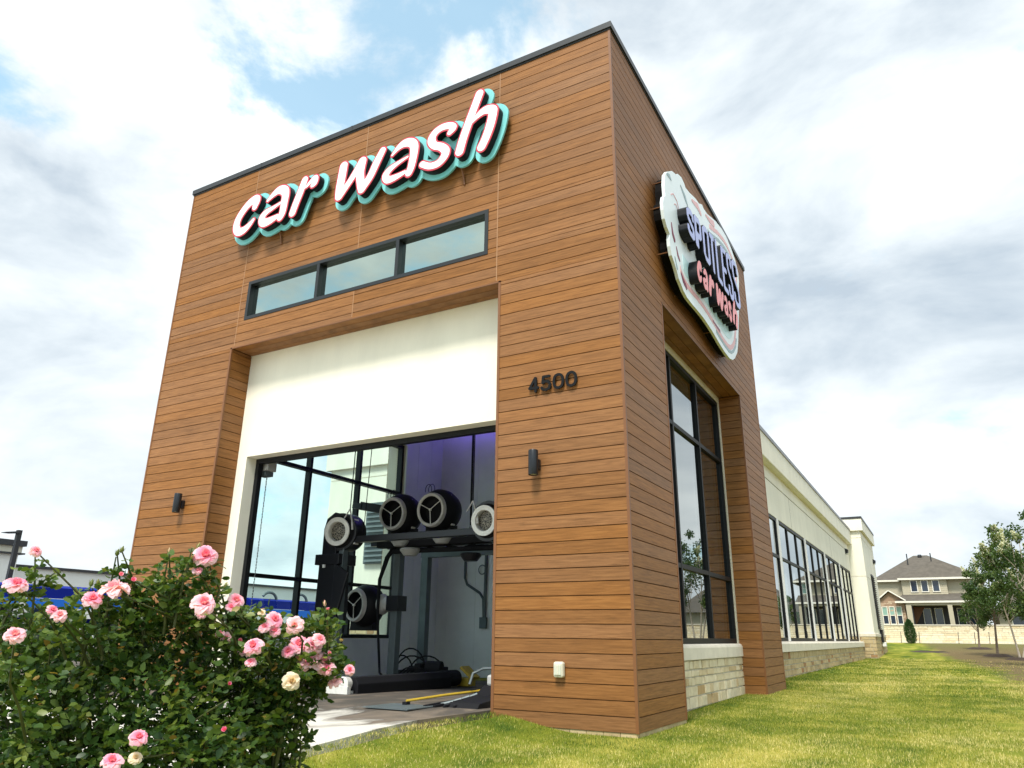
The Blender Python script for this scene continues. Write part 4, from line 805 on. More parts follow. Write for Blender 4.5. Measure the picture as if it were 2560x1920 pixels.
# ------------------------------------------------------------------ right side: stone wall, houses
t = thing('stone_wall', (5, 62, .8), 'long pale limestone boundary wall at the end of the lawn', 'wall')
mb = MB(); mb.box(-14, 62.04, .2, 46, 62.3, 2.20); mb.build('wall_core', M['mortar'], t)
mb = MB(); stones(mb, 'y', 62.04, -1, -14, 46, .7, 2.18, 9, .25, .95, (.0, .02)); mb.build('stone_veneer', M['stone2'], t, fix=True)
mb = MB(); mb.box(-14, 61.96, 2.20, 46, 62.36, 2.27); mb.build('wall_cap', M['cast'], t)
mb = MB(); mb.box(-14, 61.5, .80, 46, 61.95, .90); tag(mb.build('kerb', M['cast'], origin=(16, 61.7, .8)), 'thin pale concrete kerb at the foot of the limestone wall', 'kerb')
def roof(mb, x0, x1, y0, y1, z, rz, rx0, rx1):   # hip roof, ridge along x
    ym = (y0+y1)/2; mb.add([(x0,y0,z),(x1,y0,z),(x1,y1,z),(x0,y1,z),(rx0,ym,rz),(rx1,ym,rz)], [(0,1,5,4),(1,2,5),(2,3,4,5),(3,0,4),(3,2,1,0)])
def hwin(t, x0, x1, y, z0, z1, glass, frame=.07, name='window', meet=False):
    mb = MB(); bars(mb, 'y', y, x0, x1, z0, z1, (), ((z0+z1)/2,) if meet else (), .05, .08, frame); w = mb.build(name, M['htrim'], t)
    if meet: zm = (z0+z1)/2; pane('window_pane', 'y', y+.01, x0, x1, zm, z1, M['hblind'], w); pane('window_pane', 'y', y+.01, x0, x1, z0, zm, glass, w)
    else: pane('window_pane', 'y', y+.01, x0, x1, z0, z1, glass, w)
HS = thing('tan_house', (2.4, 72, .85), 'two-storey tan house with brown hipped roof behind the limestone wall', 'house')
def sided(mb, x0, x1, y, z0, z1, y1):
    mb.box(x0, y, z0, x1, y1, z1)
    for z in np.arange(z0, z1-.05, .17): mb.add([(x0, y-.012, z), (x1, y-.012, z), (x1, y-.0, z+.165), (x0, y-.0, z+.165)], [(0, 1, 2, 3)])
mb = MB(); sided(mb, -1.75, 6.3, 68.35, .6, 6.2, 78); sided(mb, .37, 3.89, 68.0, 4.9, 6.25, 68.4); mb.box(5.5, 68.3, .6, 6.3, 68.34, 4.4); mb.build('wall', M['siding'], HS)
mb = MB(); mb.add([(-2.1, 68.0, 6.2), (7.0, 68.0, 6.2), (7.0, 79, 6.2), (-2.1, 79, 6.2), (1.55, 73, 8.75), (2.7, 73, 8.75)], [(0, 1, 5, 4), (1, 2, 5), (2, 3, 4, 5), (3, 0, 4), (3, 2, 1, 0)])
mb.add([(.1, 67.7, 6.3), (6.9, 67.7, 6.3), (3.4, 70.2, 8.1), (3.5, 72.0, 8.1), (1.3, 72, 8.1)], [(0, 1, 2), (0, 2, 3, 4), (1, 3, 2)])
mb.add([(-.3, 66.0, 4.25), (6.6, 66.0, 4.25), (6.6, 68.4, 5.0), (.35, 68.4, 5.0), (-.3, 66.0, 4.15), (6.6, 66.0, 4.15), (6.6, 68.4, 4.15), (.3, 68.4, 4.15)], [(0, 1, 2, 3), (4, 7, 6, 5), (0, 4, 5, 1), (1, 5, 6, 2), (3, 7, 4, 0)])
mb.add([(-1.8, 66.3, 4.35), (.55, 66.3, 4.35), (-.72, 66.3, 5.2), (-1.8, 69, 4.35), (.55, 69, 4.35), (-.72, 69, 5.2)], [(0, 2, 5, 3), (2, 1, 4, 5)])
mb.build('roof', M['shingle'], HS)
for x, y in ((1.05, 71), (3.0, 71)): mb = MB(); mb.tube([(x, y, 7.2), (x, y, 8.75)], .05, 8); mb.build('vent_pipe', M['postb'], HS)
mb = MB(); mb.lathe([(.0, .2), (.16, .18), (.2, 0)], Matrix.Translation((2.1, 72.6, 8.6)), 10); mb.build('roof_vent', M['postb'], HS)
mb = MB(); mb.box(-2.1, 67.93, 6.05, .2, 68.05, 6.2); mb.box(.1, 67.62, 6.15, 6.95, 67.72, 6.32); mb.box(-.3, 65.92, 4.12, 6.6, 66.02, 4.27); mb.bar((-1.8, 66.25, 4.33), (-.72, 66.25, 5.2), .12, .1); mb.bar((-.72, 66.25, 5.2), (.55, 66.25, 4.33), .12, .1); mb.box(-2.1, 67.93, 6.0, -1.9, 79, 6.2); mb.box(6.85, 67.7, 6.1, 7.0, 79, 6.25); mb.build('fascia_trim', M['htrim'], HS)
for a, b in ((1.03, 1.62), (1.87, 2.46), (2.74, 3.34)): hwin(HS, a, b, 67.97, 5.1, 6.14, M['hglass'])
hwin(HS, 5.60, 6.2, 68.32, 5.1, 6.12, M['hblind'], meet=True)
mb = MB(); mb.box(-1.55, 66.5, .6, .42, 68.3, 4.34); mb.prism([(-1.55, 4.34), (.42, 4.34), (-.70, 5.1)], 'y', 66.5, 66.9); stones(mb, 'y', 66.5, -1, -1.55, .42, .8, 4.3, 30, .18, .4, (.0, .008)); mb.build('brick_gable', M['hbrick'], HS)
for a, b in ((-1.45, -.98), (-.88, -.42), (-.32, .14)): hwin(HS, a, b, 66.47, 2.35, 3.85, M['hglass'], .06, meet=True)
mb = MB(); mb.box(.5, 66.1, 3.92, 6.3, 68.3, 4.13); mb.build('porch_beam', M['siding'], HS)
for a, b in ((.5, .92), (3.65, 4.0), (6.0, 6.3)): mb = MB(); mb.box(a, 66.05, .6, b, 66.3, 3.95); mb.build('porch_post', M['siding'], HS)
mb = MB(); mb.box(.92, 68.2, .6, 6.0, 68.33, 3.92); mb.box(.92, 66.3, .6, 1.0, 68.2, 3.92); mb.build('porch_back', M['hdark'], HS)
mb = MB(); mb.add([(.95, 68.1, 2.2), (1.9, 68.1, 3.85), (.95, 68.1, 3.85)], [(0, 1, 2)]); mb.build('stair_soffit', M['trim'], HS)
for a, b in ((1.7, 2.35), (2.6, 3.25), (4.3, 4.9), (5.1, 5.7)): hwin(HS, a, b, 68.15, 2.2, 3.75, M['hglass'], .05, name='porch_door')
H2 = thing('grey_house', (14, 74, .85), 'low grey-brown house half hidden behind the flowering trees', 'house')
mb = MB(); sided(mb, 7.4, 20, 70.4, .6, 3.6, 80); mb.build('wall', M['siding'], H2); mb = MB(); roof(mb, 7.0, 20.5, 69.6, 81, 3.55, 7.0, 11, 17); mb.build('roof', M['shingle'], H2)
for a in (8.3, 10.5, 13.0, 16.0): hwin(H2, a, a+1.1, 70.36, 1.9, 3.2, M['hglass'])
H3 = thing('grey_house', (30, 78, .85), 'two-storey grey house mirrored in the side windows', 'house')
mb = MB(); sided(mb, 23, 37, 72.4, .6, 6.4, 84); mb.build('wall', M['siding'], H3); mb = MB(); roof(mb, 22.4, 37.6, 71.8, 85, 6.35, 9.6, 27, 33); mb.build('roof', M['shingle'], H3)
for a in (24.5, 28, 32, 35): hwin(H3, a, a+1.2, 72.36, 4.4, 5.8, M['hglass']); hwin(H3, a, a+1.2, 72.36, 1.7, 3.2, M['hglass'])
for i, (x, lab) in enumerate(((-.05, 'first'), (1.25, 'second'), (3.95, 'third'), (5.05, 'fourth'), (6.0, 'fifth'))):
    mb = MB(); mb.tube([(x, 61.2, gz(x, 61.2)-.05), (x+.06, 61.2, gz(x, 61.2)+.85)], .022, 6); tag(mb.build('marker_stake', M['postb'], origin=(x, 61.2, gz(x, 61.2))), '%s thin dark stake from the left along the limestone wall' % lab, 'stake', 'stakes along the limestone wall')
# ------------------------------------------------------------------ planting
def cards(name, C, N, size, a, m, parent, aspect=.55, fold=.25, origin=None):
    """many leaf-shaped folded faces: centres C, leaf axes N (n,3), lengths size (n,), attribute a (n,)"""
    n = len(C); D = N/np.linalg.norm(N, axis=1, keepdims=True); R = RNG.normal(size=(n, 3)); S = np.cross(D, R); S /= np.linalg.norm(S, axis=1, keepdims=True); Q = np.cross(S, D)
    L = size[:, None]; w = L*aspect*.5
    p0 = C; p1 = C+D*L*.35+S*w+Q*L*fold*.35; p2 = C+D*L*.75+S*w*.75+Q*L*fold*.2; p3 = C+D*L-Q*L*.12; p4 = C+D*L*.75-S*w*.75+Q*L*fold*.2; p5 = C+D*L*.35-S*w+Q*L*fold*.35; m0 = C+D*L*.45
    V = np.stack([p0, p1, p2, p3, p4, p5, m0], 1).reshape(-1, 3)
    off = np.array(ORG[parent.name] if parent is not None else (origin or (0, 0, 0))); V = V-off
    b = (np.arange(n)*7)[:, None]; F = np.concatenate([b+np.array([[0, 1, 2, 6]]), b+np.array([[6, 2, 3, 4]]), b+np.array([[0, 6, 4, 5]])], 1).reshape(-1, 4)
    me = bpy.data.meshes.new(name); me.vertices.add(len(V)); me.vertices.foreach_set('co', V.ravel()); me.loops.add(F.size); me.loops.foreach_set('vertex_index', F.ravel().astype(np.int32))
    me.polygons.add(len(F)); me.polygons.foreach_set('loop_start', np.arange(0, F.size, 4, dtype=np.int32)); me.polygons.foreach_set('loop_total', np.full(len(F), 4, dtype=np.int32)); me.update(); me.validate()
    at = me.attributes.new('rnd', 'FLOAT', 'FACE'); at.data.foreach_set('value', np.repeat(a, 3).astype(np.float32)); me.materials.append(m)
    o = bpy.data.objects.new(name, me); COL.objects.link(o); ORG[o.name] = tuple(off)
    if parent is not None: o.parent = parent
    else: o.location = off
    return o
def unit(n): v = RNG.normal(size=(n, 3)); return v/np.linalg.norm(v, axis=1, keepdims=True)
def tree(x, y, h, cr, trunks, label, bark, leafn=5200, bl=.25, zc=.42, lean=0.0, seed=1):
    global RNG; RNG = np.random.default_rng(seed); z = gz(x, y); t = thing('crape_myrtle', (x, y, z), label, 'tree', 'young trees in mulch rings'); rr = random.Random(seed)
    tips = []; mb = MB()
    for k in range(trunks):
        an = k*2*math.pi/trunks+rr.random(); sp = .0 if trunks == 1 else .16; top = Vector((x+lean+math.cos(an)*cr*sp*2.5, y+math.sin(an)*cr*sp*2.5, z+h*.55)); base = Vector((x+math.cos(an)*.05*(trunks > 1), y+math.sin(an)*.05*(trunks > 1), z-.05))
        mid = base.lerp(top, .5)+Vector((rr.uniform(-.05, .05), rr.uniform(-.05, .05), 0)); r0 = .06 if trunks == 1 else .05; mb.tube([base, base.lerp(mid, .5), mid, top], [r0*1.2, r0, r0*.85, r0*.5], 8)
        for j in range(5 if trunks > 1 else 9):
            s = mid.lerp(top, .25+.16*j if trunks > 1 else .05+.11*j); a2 = rr.random()*6.28; e = s+Vector((math.cos(a2)*cr*.7, math.sin(a2)*cr*.7, h*.16+rr.random()*h*.16)); m_ = s.lerp(e, .5)+Vector((0, 0, .1)); mb.tube([s, m_, e], [r0*.45, r0*.3, r0*.12], 6); tips.append(e)
        mb.tube([top, top+Vector((.05, 0, h*.3))], [r0*.5, r0*.15], 6); tips.append(top+Vector((0, 0, h*.3)))
    mb.build('trunk', bark, t, smooth=True)
    # crown of uneven leaf clumps with gaps
    nc = 46; cl = []
    while len(cl) < nc:
        v = np.array([rr.uniform(-1, 1) for _ in range(3)]); q = np.linalg.norm(v)
        if q > 1 or q < .42: continue
        wz = 1.0-.45*max(0, v[2])**1.2 - .25*max(0, -v[2]); cl.append(np.array([x+lean+v[0]*cr*wz, y+v[1]*cr*wz, z+h*(zc+(1-zc)*.5)+v[2]*h*(1-zc)*.5*1.04]))
    cl += [np.array(p) for p in tips]; cl = np.array(cl); rc = np.array([rr.uniform(.09, .23)*cr*1.2 for _ in cl])
    idx = RNG.integers(0, len(cl), leafn); C = cl[idx]+unit(leafn)*(rc[idx]*RNG.random(leafn)**.45)[:, None]; N = unit(leafn)+np.array([0, 0, -.25]); tone = np.array([rr.random() for _ in cl])
    cards('crown', C, N, RNG.uniform(.085, .15, leafn)*(h/6)**.3, np.clip(tone[idx]*.55+RNG.random(leafn)*.45, 0, 1), M['tleaf'], t, .6)
    nb = int(leafn*bl)
    if nb:
        out = np.argsort(-(cl[:, 2]-z-h*.6)/h*1.2-np.hypot(cl[:, 0]-x, cl[:, 1]-y)/cr*.7)[:max(6, len(cl)//4)]; bi = out[RNG.integers(0, len(out), nb)]; ax = unit(len(cl))*.5+np.array([0, 0, 1.0])
        u = RNG.random(nb); P = cl[bi]+ax[bi]*((u-.1)*.42*cr*.6)[:, None]+unit(nb)*((.13*(1-u)+.03)*cr*.6*RNG.random(nb)**.5)[:, None]; cards('blossom', P, unit(nb), RNG.uniform(.05, .085, nb), RNG.random(nb), M['bloss'], t, .9)
    return t
tree(4.95, 51.4, 3.75, 1.15, 1, 'slender farthest tree with small green crown and few blossoms', M['bark'], 3600, .06, .34, .2, 11)
tree(5.47, 42.1, 5.6, 1.55, 1, 'middle straight-trunked tree with dark leaves and white blossom tufts', M['bark'], 6800, .22, .28, .25, 12)
tree(6.36, 39.3, 5.4, 1.75, 2, 'pale-trunked tree at the right edge with heavy white blossom', M['barkl'], 6400, .42, .32, .25, 13)
tree(7.1, 31.5, 6.6, 1.85, 3, 'tall white-flowering crown cut off by the right frame edge', M['barkl'], 7000, .5, .36, -.25, 14)
tree(9.6, 24.0, 4.1, 1.5, 3, 'leafy tree just outside the right frame edge', M['barkl'], 4200, .18, .32, 0, 15)
for i, (x, y, lab) in enumerate(((4.95, 51.4, 'dark mulch ring round the farthest slender tree'), (5.47, 42.1, 'dark mulch ring round the middle tree'), (6.36, 39.3, 'dark mulch ring round the pale-trunked tree'), (7.1, 31.5, 'dark mulch ring at the right frame edge'))):
    mb = MB(); z = gz(x, y); rr = random.Random(i); k = 26; ring = [(x+math.cos(2*math.pi*q/k)*(.72+rr.random()*.14), y+math.sin(2*math.pi*q/k)*(.72+rr.random()*.14)) for q in range(k)]
    ri = [(x+(px-x)*.55, y+(py-y)*.55) for px, py in ring]
    mb.v = [(px, py, gz(px, py)-.01) for px, py in ring]+[(px, py, z+.10+rr.random()*.03) for px, py in ri]+[(x, y, z+.13)]; mb.f = [(q, (q+1) % k, k+(q+1) % k, k+q) for q in range(k)]+[(k+q, k+(q+1) % k, 2*k) for q in range(k)]; mb.a = [0]*len(mb.f)
    tag(mb.build('mulch_ring', M['mulch'], origin=(x, y, z)), lab, 'mulch', 'mulch rings under the young trees')
RNG = np.random.default_rng(5)
x, y = .72, 60.0; z = gz(x, y); t = thing('conical_shrub', (x, y, z), 'rounded dark green conical shrub before the limestone wall', 'shrub')
n = 5200; hh = RNG.random(n)**.85*1.78; rp = .40*np.interp(hh, [0, .15, .6, 1.1, 1.5, 1.78], [.50, .80, 1.0, .92, .66, .10]); an = RNG.random(n)*6.283; q = RNG.random(n)**.35*(1+.10*np.sin(an*5+hh*4)); C = np.stack([x+np.cos(an)*rp*q, y+np.sin(an)*rp*q, z+hh], 1)
N = np.stack([np.cos(an)*.8, np.sin(an)*.8, np.full(n, 1.1)], 1)+unit(n)*.4; cards('foliage', C, N, RNG.uniform(.05, .11, n), RNG.random(n), M['conif'], t, .4)
mb = MB(); mb.tube([(x, y, z-.05), (x, y, z+.7)], [.05, .03], 8); mb.build('trunk', M['bark'], t)
mb = MB(); rr = random.Random(9); k = 28; pr = [(2.1+1.25*math.cos(2*math.pi*q/k)*(1+rr.uniform(-.25, .2)), 46.5+1.5*math.sin(2*math.pi*q/k)*(1+rr.uniform(-.25, .2))) for q in range(k)]
mb.v = [(px, py, gz(px, py)-.005) for px, py in pr]+[(2.1, 46.5, gz(2.1, 46.5)+.05)]; mb.f = [(q, (q+1) % k, k) for q in range(k)]; mb.a = [0]*k; tag(mb.build('soil_patch', M['mulch'], origin=(2.1, 46.5, gz(2.1, 46.5))), 'low patch of bare dark soil on the far lawn', 'soil', kind='stuff')
# ------------------------------------------------------------------ rose bushes
def petal_rose(name, c, R, face, parent, faded=False, tight=False, seed=0):
    rr = random.Random(seed); Mx = basis(c, face, (rr.uniform(-.3, .3), rr.uniform(-.3, .3), 1)); mb = MB()
    pale = rr.choice((-.05, 0, .08, .2, .35)); layers = ([(3, .25, .42, .30), (4, .5, .75, .62), (5, .85, .95, .95)] if tight else [(3, .12, .35, .25), (4, .28, .52, .45), (5, .50, .70, .62), (6, .80, .88, .80), (7, 1.12, 1.0, .90), (6, 1.38, 1.02, .95)])
    ph = 0
    for li, (cnt, tilt, ln, wd) in enumerate(layers):
        ph += rr.random()
        for k in range(cnt):
            an = 2*math.pi*k/cnt+ph+rr.uniform(-.15, .15); tl = tilt+rr.uniform(-.12, .12); l = R*ln*rr.uniform(.88, 1.1); w = R*wd*rr.uniform(.85, 1.1); r0 = R*.05*(1+li*.5); ru = .10+rr.random()*.12; NU, NV = 4, 4; o = len(mb.v); cl = rr.random()*6
            for i in range(NU+1):
                u = i/NU; tt = tl*(1-.55*(1-u)) + (0.55*u*u if li > 2 else -.25*u*u)
                for j in range(NV+1):
                    v = (j/NV-.5)*2; ww = w*.62*(math.sin(math.pi*(.16+.72*u))**.7); rad_ = r0+l*u*math.sin(tt); hz = l*u*math.cos(tt)*.85 + R*.10*v*v*(1 if li < 4 else .5) + R*ru*.5*math.sin(v*4+cl)*u*u; tw = v*ww
                    s_ = tw/(R*.9); px = rad_*math.cos(an)-tw*math.sin(an)-abs(s_)*R*.16*math.cos(an); py = rad_*math.sin(an)+tw*math.cos(an)-abs(s_)*R*.16*math.sin(an)
                    mb.v.append(tuple(Mx @ Vector((px, py, hz-R*.28))))
            tone = min(1, max(0, pale+(.10 if tight else .22)+li*(.14)+rr.uniform(-.10, .14)))
            for i in range(NU):
                for j in range(NV): b = o+i*(NV+1)+j; mb.f.append((b, b+1, b+NV+2, b+NV+1)); mb.a.append(min(1, tone+.22*(i/NU)))
    return mb.build(name, M['petald'] if faded else M['petal'], parent, smooth=True)
def leafset(P, D, n, spread, L):     # compound leaves: five leaflets on a drooping stalk
    Cs, Ns, Ss = [], [], []
    for k in range(n):
        s = np.array(P[k]); d = np.array(D[k]); d = d/np.linalg.norm(d); d2 = d+np.array([0, 0, -.35])*RNG.random(); side = np.cross(d, [0, 0, 1.0])+1e-3; side = side/np.linalg.norm(side); ll = L*RNG.uniform(.75, 1.25)
        for q, (a, sd) in enumerate(((.45, 1), (.45, -1), (.95, 1), (.95, -1), (1.2, 0))):
            if q < 4 and RNG.random() < .12: continue
            Cs.append(s+d2*ll*a*1.25); Ns.append((d2*.55+side*sd*.95 if sd else d2)+RNG.normal(size=3)*.18); Ss.append(ll*RNG.uniform(.8, 1.15)*(1.15 if not sd else .95))
    return np.array(Cs), np.array(Ns), np.array(Ss)
FL = [(-0.356,-6.708,1.218,0.046),(-0.26,-6.707,1.351,0.026),(-0.396,-6.647,1.006,0.041),(-0.237,-6.597,1.107,0.023),(-0.214,-6.576,1.087,0.03),(-0.194,-6.454,1.162,0.042),(-0.177,-6.375,1.217,0.066),(-0.159,-6.294,1.251,0.018),(-0.064,-5.987,1.397,0.056),(-0.087,-6.003,1.318,0.026),(-0.103,-5.924,1.166,0.059),(-0.054,-5.764,1.185,0.041),(-0.002,-5.534,1.093,0.048),(0.032,-5.42,1.066,0.047),(-0.063,-5.61,0.96,0.047),(-0.105,-5.801,1.019,0.023),(-0.1,-5.76,0.995,0.029),(-0.081,-5.685,0.982,0.019),(0.026,-5.363,0.968,0.056),(0.095,-5.322,0.969,0.049),(0.045,-5.322,0.896,0.047),(0.128,-5.267,0.876,0.058),(-0.08,-5.598,0.878,0.029),(-0.02,-5.344,0.774,0.048),(0.162,-5.207,0.775,0.038),(0.247,-5.184,0.835,0.029),(0.162,-5.265,0.919,0.018),(-0.131,-5.674,0.768,0.017),(-0.267,-6.053,0.55,0.04),(-0.298,-6.15,0.458,0.045),(-0.174,-5.633,0.546,0.023),(0.191,-5.339,1.149,0.016),(-0.021,-5.613,1.124,0.021),(-0.284,-6.04,0.457,0.029),(-0.164,-6.358,1.272,0.017),(0.021,-5.437,0.931,0.037),(0.077,-5.334,0.881,0.041),(0.16,-5.272,0.844,0.039),(0.149,-5.338,0.995,0.036),(-0.004,-5.601,1.054,0.031),(0.045,-5.34,0.851,0.036),(0.012,-5.539,1.035,0.03),(-0.088,-5.942,1.114,0.028),(-0.15,-6.383,1.194,0.03),(-0.058,-5.669,0.928,0.029),(-0.043,-5.803,1.147,0.024)]
BU = [(-0.286,-6.417,1.227),(-0.283,-6.386,1.229),(-0.243,-6.325,1.387),(-0.249,-6.341,1.371),(-0.198,-6.099,1.4),(-0.146,-5.77,1.252),(-0.156,-5.965,1.438),(-0.169,-5.971,1.391),(-0.177,-5.973,1.358),(-0.197,-5.772,1.051),(0.106,-5.277,1.178),(0.118,-5.131,0.826),(-0.241,-5.666,0.747),(-0.151,-5.459,0.84),(-0.3,-6.435,1.165),(-0.232,-6.14,1.286),(-0.142,-5.606,1.066)]
def bush(label, loc, ells, nleaf, shoots, flowers, buds, seed):
    global RNG; RNG = np.random.default_rng(seed); rr = random.Random(seed); t = thing('rose_bush', loc, label, 'rose bush', 'flowering rose bushes'); base = Vector(loc)
    w = np.array([e[1][0]*e[1][1]*e[1][2] for e in ells]); idx = RNG.choice(len(ells), nleaf, p=w/w.sum()); c = np.array([e[0] for e in ells])[idx]; r = np.array([e[1] for e in ells])[idx]; u = unit(nleaf); q = RNG.random(nleaf)**.42; P = c+u*r*q[:, None]
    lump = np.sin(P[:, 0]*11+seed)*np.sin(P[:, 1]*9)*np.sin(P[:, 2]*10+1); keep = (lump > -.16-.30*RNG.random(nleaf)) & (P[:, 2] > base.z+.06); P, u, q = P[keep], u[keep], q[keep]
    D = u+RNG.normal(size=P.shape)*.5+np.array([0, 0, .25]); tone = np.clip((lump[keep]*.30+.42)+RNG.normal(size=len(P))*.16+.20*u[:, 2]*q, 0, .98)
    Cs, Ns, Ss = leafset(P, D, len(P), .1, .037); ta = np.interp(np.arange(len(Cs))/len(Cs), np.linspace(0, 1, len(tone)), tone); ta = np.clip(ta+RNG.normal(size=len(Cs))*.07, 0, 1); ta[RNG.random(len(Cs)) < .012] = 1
    # canes and shoots with their own leaves
    mb = MB(); LP, LD = [], []
    ec = [Vector(e[0]) for e in ells]
    for k in range(26):
        e = ells[rr.randrange(len(ells))]; v = Vector((rr.gauss(0, 1), rr.gauss(0, 1), abs(rr.gauss(0, 1)))).normalized(); tip = Vector(e[0])+Vector((v.x*e[1][0], v.y*e[1][1], v.z*e[1][2]))*rr.uniform(.75, 1.08)
        b = base+Vector((rr.uniform(-.2, .2), rr.uniform(-.2, .2), 0)); m_ = b.lerp(tip, .5)+Vector((0, 0, .15)); mb.tube([b, b.lerp(m_, .5)+Vector((0, 0, .05)), m_, m_.lerp(tip, .5)+Vector((0, 0, .04)), tip], [.012, .010, .008, .006, .003], 6)
    fpos = []
    for x, y, z, R in flowers:
        q_ = CP+(Vector((x, y, z))-CP)*(.84 if (x, y, z) in FRONT else .965); fpos.append((q_.x, q_.y, q_.z-R*.25))
    for tip in list(shoots)+fpos+list(buds):
        short = tuple(tip) in fpos or tuple(tip) in buds; tip = Vector(tip); c0 = min(ec, key=lambda p: (p-tip).length); s = tip.lerp(c0, .75)+Vector((rr.uniform(-.1, .1), rr.uniform(-.1, .1), -.15)); m_ = s.lerp(tip, .5)+Vector((rr.uniform(-.05, .05), rr.uniform(-.05, .05), .03)); pts = [s, s.lerp(m_, .5)+Vector((0, 0, .02)), m_, m_.lerp(tip, .55), tip]; mb.tube(pts, [.007, .006, .005, .004, .003], 6)
        for k in range(rr.randint(5, 8) if short else rr.randint(14, 20)):
            f = rr.uniform(.12, .93)**.9; p = s.lerp(m_, f*2) if f < .5 else m_.lerp(tip, f*2-1); LP.append(p); LD.append(Vector((rr.gauss(0, 1), rr.gauss(0, 1), .35)))
    mb.build('cane', M['cane'], t, smooth=True)
    a, b, s_ = leafset(LP, LD, len(LP), .1, .036) if LP else (np.zeros((0, 3)),)*2+(np.zeros(0),)
    Cs = np.concatenate([Cs, a]); Ns = np.concatenate([Ns, b]); Ss = np.concatenate([Ss, s_]); ta = np.concatenate([ta, np.clip(.55+RNG.normal(size=len(a))*.16, 0, .98)])
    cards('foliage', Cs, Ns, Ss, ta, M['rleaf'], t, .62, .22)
    for k, (x, y, z, R) in enumerate(flowers):
        p = Vector((x, y, z)); near = (x, y, z) in FRONT; p = CP+(p-CP)*(.84 if near else .965); R *= .80 if near else .93; vw = (CP-p).normalized(); fd = (abs(R-.0265) < 1e-9)
        f = vw*rr.uniform(.45, .95)+Vector((rr.uniform(-.5, .5), rr.uniform(-.3, .3), rr.uniform(.3, .95))); o = petal_rose('rose_flower', p, R*1.0, f, t, (x, y, z) in FADED, R < .0195, seed*100+k)
        if (x, y, z) in FADED: tag(o, 'withered cream rose')
    for k, (x, y, z) in enumerate(buds):
        mb = MB(); d = Vector((rr.uniform(-.3, .3), rr.uniform(-.3, .3), 1)); mb.lathe([(0, -.012), (.007, -.008), (.0095, .0), (.007, .010), (.002, .022), (0, .024)], basis((x, y, z), d), 10, a=rr.random())
        for q in range(5):
            an = q*1.257; Mx = basis((x, y, z), d); mb.add([Mx @ Vector((math.cos(an-.4)*.009, math.sin(an-.4)*.009, -.004)), Mx @ Vector((math.cos(an+.4)*.009, math.sin(an+.4)*.009, -.004)), Mx @ Vector((math.cos(an)*.016, math.sin(an)*.016, .020))], [(0, 1, 2)], .1)
        mb.build('rose_bud', M['bud'], t, smooth=True)
    return t
def cv(u, v, d):   # helper used only for laying out the planting round the bush
    return tuple(CP+(Vector((0, 0, 0))-cB+cR*((u-1280)/1829.9)-cU*((v-960)/1829.9))*d)
FRONT = {tuple(FL[i][:3]) for i in (13, 14, 22, 23, 27, 28, 29, 30, 33, 10, 2)}
FADED = {tuple(FL[33][:3]), tuple(FL[23][:3]), tuple(FL[32][:3])}
isR = lambda p: (p[0]-CP.x)*cR.x+(p[1]-CP.y)*cR.y > -.565*((CP.x-p[0])*cB.x+(CP.y-p[1])*cB.y)*1.0
FLl = [p for p in FL if not isR(p)]; FLr = [p for p in FL if isR(p)]
E1 = [(cv(60, 1900, 3.55), (.50, .5, .62)), (cv(300, 1860, 3.6), (.52, .5, .60)), (cv(180, 1640, 3.7), (.36, .36, .22)), (cv(430, 1640, 3.75), (.34, .34, .26)), (cv(480, 1850, 3.65), (.36, .4, .52)), (cv(-150, 1800, 3.6), (.4, .4, .6)), (cv(90, 1610, 3.6), (.22, .25, .16)), (cv(330, 1560, 3.65), (.24, .25, .16)), (cv(450, 1530, 3.7), (.16, .2, .17)), (cv(250, 1600, 3.5), (.3, .25, .14)), (cv(560, 1640, 3.75), (.16, .2, .14)), (cv(20, 1560, 3.5), (.12, .2, .14)), (cv(150, 1910, 3.25), (.5, .22, .3)), (cv(520, 1880, 3.3), (.26, .22, .3)), (cv(30, 1800, 3.2), (.34, .2, .34)), (cv(350, 1880, 3.2), (.40, .2, .34))]
E2 = [(cv(690, 1690, 4.15), (.25, .28, .27)), (cv(620, 1800, 4.0), (.28, .3, .30)), (cv(770, 1650, 4.2), (.14, .2, .17)), (cv(600, 1960, 3.95), (.24, .26, .30)), (cv(690, 1850, 4.05), (.12, .2, .22)), (cv(800, 1590, 4.15), (.10, .15, .10)), (cv(640, 1580, 4.1), (.14, .2, .10))]
SH1 = [cv(u, v, d) for u, v, d in ((88, 1385, 3.45), (305, 1380, 3.5), (290, 1392, 3.5), (423, 1385, 3.55), (515, 1395, 3.6), (480, 1370, 3.6), (140, 1430, 3.5), (45, 1470, 3.45), (230, 1470, 3.5), (350, 1470, 3.55), (400, 1440, 3.5), (550, 1480, 3.7), (20, 1560, 3.4), (330, 1450, 3.5), (460, 1430, 3.6), (510, 1500, 3.6))]
SH2 = [cv(u, v, d) for u, v, d in ((812, 1515, 4.0), (790, 1545, 4.0), (685, 1535, 4.0), (730, 1550, 4.0), (655, 1525, 3.95), (865, 1672, 4.05), (850, 1660, 4.1), (835, 1700, 4.1), (590, 1490, 3.9), (610, 1530, 3.9), (770, 1830, 4.0), (760, 1560, 4.1), (800, 1610, 4.1), (820, 1740, 4.1))]
gb1 = cv(240, 1800, 3.65); gb2 = cv(650, 1800, 4.1)
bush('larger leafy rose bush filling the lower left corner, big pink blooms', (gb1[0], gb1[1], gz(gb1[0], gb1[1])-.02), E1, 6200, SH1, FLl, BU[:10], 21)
bush('smaller rose bush right of it, before the bay, crowded with pale pink blooms', (gb2[0], gb2[1], gz(gb2[0], gb2[1])-.02), E2, 2100, SH2, FLr, BU[10:], 22)
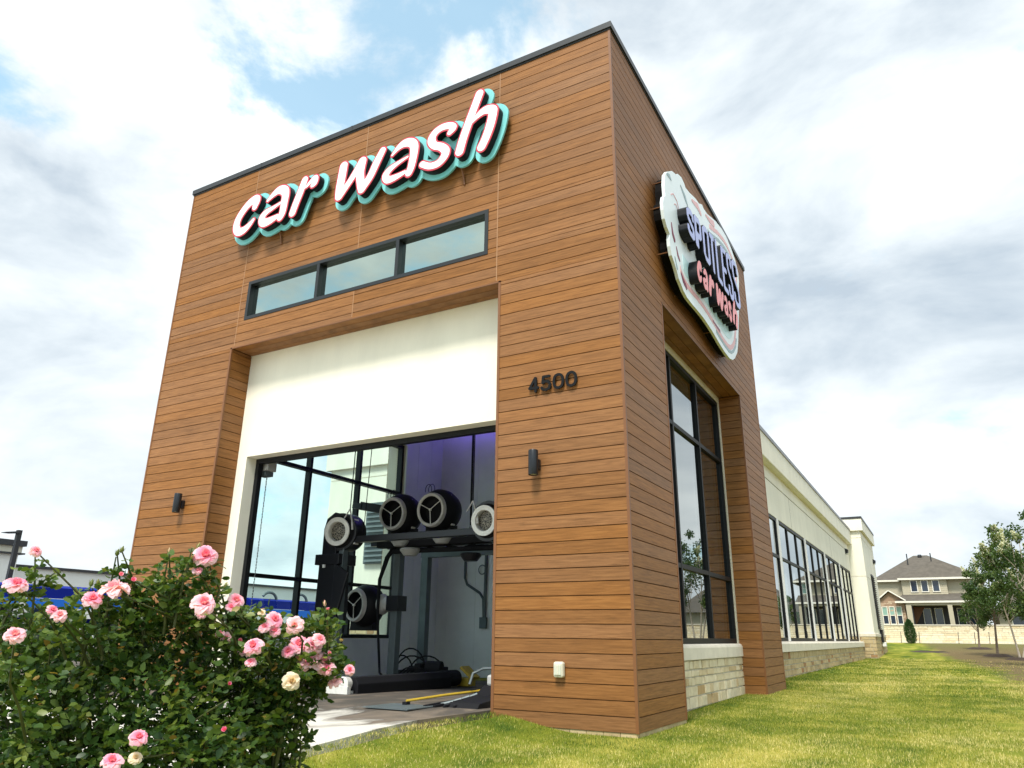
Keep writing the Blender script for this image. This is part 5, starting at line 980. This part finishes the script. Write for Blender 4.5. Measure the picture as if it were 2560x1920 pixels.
# ------------------------------------------------------------------ grass blades
def grass():
    rng = np.random.default_rng(3); out = []
    for (x0, x1, y0, y1, dens, L, w) in ((-2.1, 10, -4.4, 9, 2600, .030, .0060), (-.8, 9, 9, 18, 850, .040, .011), (-.8, 9, 18, 38, 240, .045, .020)):
        n = int((x1-x0)*(y1-y0)*dens); X = rng.uniform(x0, x1, n); Y = rng.uniform(y0, y1, n)
        ex = np.interp(-Y, [-.02, .7, 1.28, 2.0, 2.7, 3.26, 3.79, 4.6], [-1.95, -2.10, -2.17, -2.1, -1.97, -1.88, -1.63, -1.5])
        k = np.where(Y < .0, X > ex+.01, np.where(Y < 1.85, X > .0, np.where(Y < 7.16, X > -.42, np.where(Y < 9.1, X > .0, X > -.8))))
        dep = (X-CP.x)*-cB.x+(Y-CP.y)*-cB.y; lat = ((X-CP.x)*cR.x+(Y-CP.y)*cR.y)/np.maximum(dep, .1); k &= (dep > 5.0) & (lat < .86) & (lat > -.5)
        bare = (X-4.1)+np.maximum(Y-24, 0)*.085+1.1*np.sin(X*2.1+Y*.8)*np.sin(Y*1.3); k &= (bare < .35) | (rng.random(n) < .10)
        X, Y = X[k], Y[k]; out.append((X, Y, np.full(len(X), L), np.full(len(X), w)))
    X, Y, L, w = (np.concatenate(q) for q in zip(*out)); n = len(X); Z = np.array([gz(a, b) for a, b in zip(X, Y)])
    def vn(sc, seed):     # smooth value noise
        g = np.random.default_rng(seed).random((256, 256)); u, v = X/sc+97.3, Y/sc+61.7; i, j = np.floor(u).astype(int), np.floor(v).astype(int); a, b = u-i, v-j; a = a*a*(3-2*a); b = b*b*(3-2*b); i %= 255; j %= 255
        return (g[i, j]*(1-a)+g[i+1, j]*a)*(1-b)+(g[i, j+1]*(1-a)+g[i+1, j+1]*a)*b-.5
    f = vn(1.9, 1)*1.5+vn(.62, 2)*1.0+vn(.2, 4)*.7-.45*np.exp(-((X-2.5-.05*Y)/.8)**2)*(Y > 4); band = np.exp(-np.maximum(0, X+.2)/.75)*(Y > -1)  # band: soft shade along the wall foot, put into the blade tone
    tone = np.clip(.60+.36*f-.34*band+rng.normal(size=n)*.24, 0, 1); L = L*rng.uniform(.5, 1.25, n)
    an = rng.random(n)*6.283; ln = rng.uniform(.2, .95, n); dx, dy = np.cos(an), np.sin(an); sx, sy = -dy*w, dx*w; wob = np.array([0.0]*n)
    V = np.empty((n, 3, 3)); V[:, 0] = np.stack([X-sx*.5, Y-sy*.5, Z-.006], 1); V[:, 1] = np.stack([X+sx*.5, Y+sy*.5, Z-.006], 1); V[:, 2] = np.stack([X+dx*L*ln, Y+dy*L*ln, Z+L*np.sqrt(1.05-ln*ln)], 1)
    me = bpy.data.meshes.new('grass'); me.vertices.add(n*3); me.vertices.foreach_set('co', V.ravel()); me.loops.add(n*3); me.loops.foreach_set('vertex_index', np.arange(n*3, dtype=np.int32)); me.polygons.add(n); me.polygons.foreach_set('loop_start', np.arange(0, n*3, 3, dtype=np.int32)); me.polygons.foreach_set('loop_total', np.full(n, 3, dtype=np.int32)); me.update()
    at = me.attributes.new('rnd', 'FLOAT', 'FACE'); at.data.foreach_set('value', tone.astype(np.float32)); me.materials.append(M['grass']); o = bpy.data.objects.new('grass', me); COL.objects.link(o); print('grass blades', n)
    tag(o, 'short mown lawn of mixed green and straw blades', 'grass', kind='stuff')
grass()
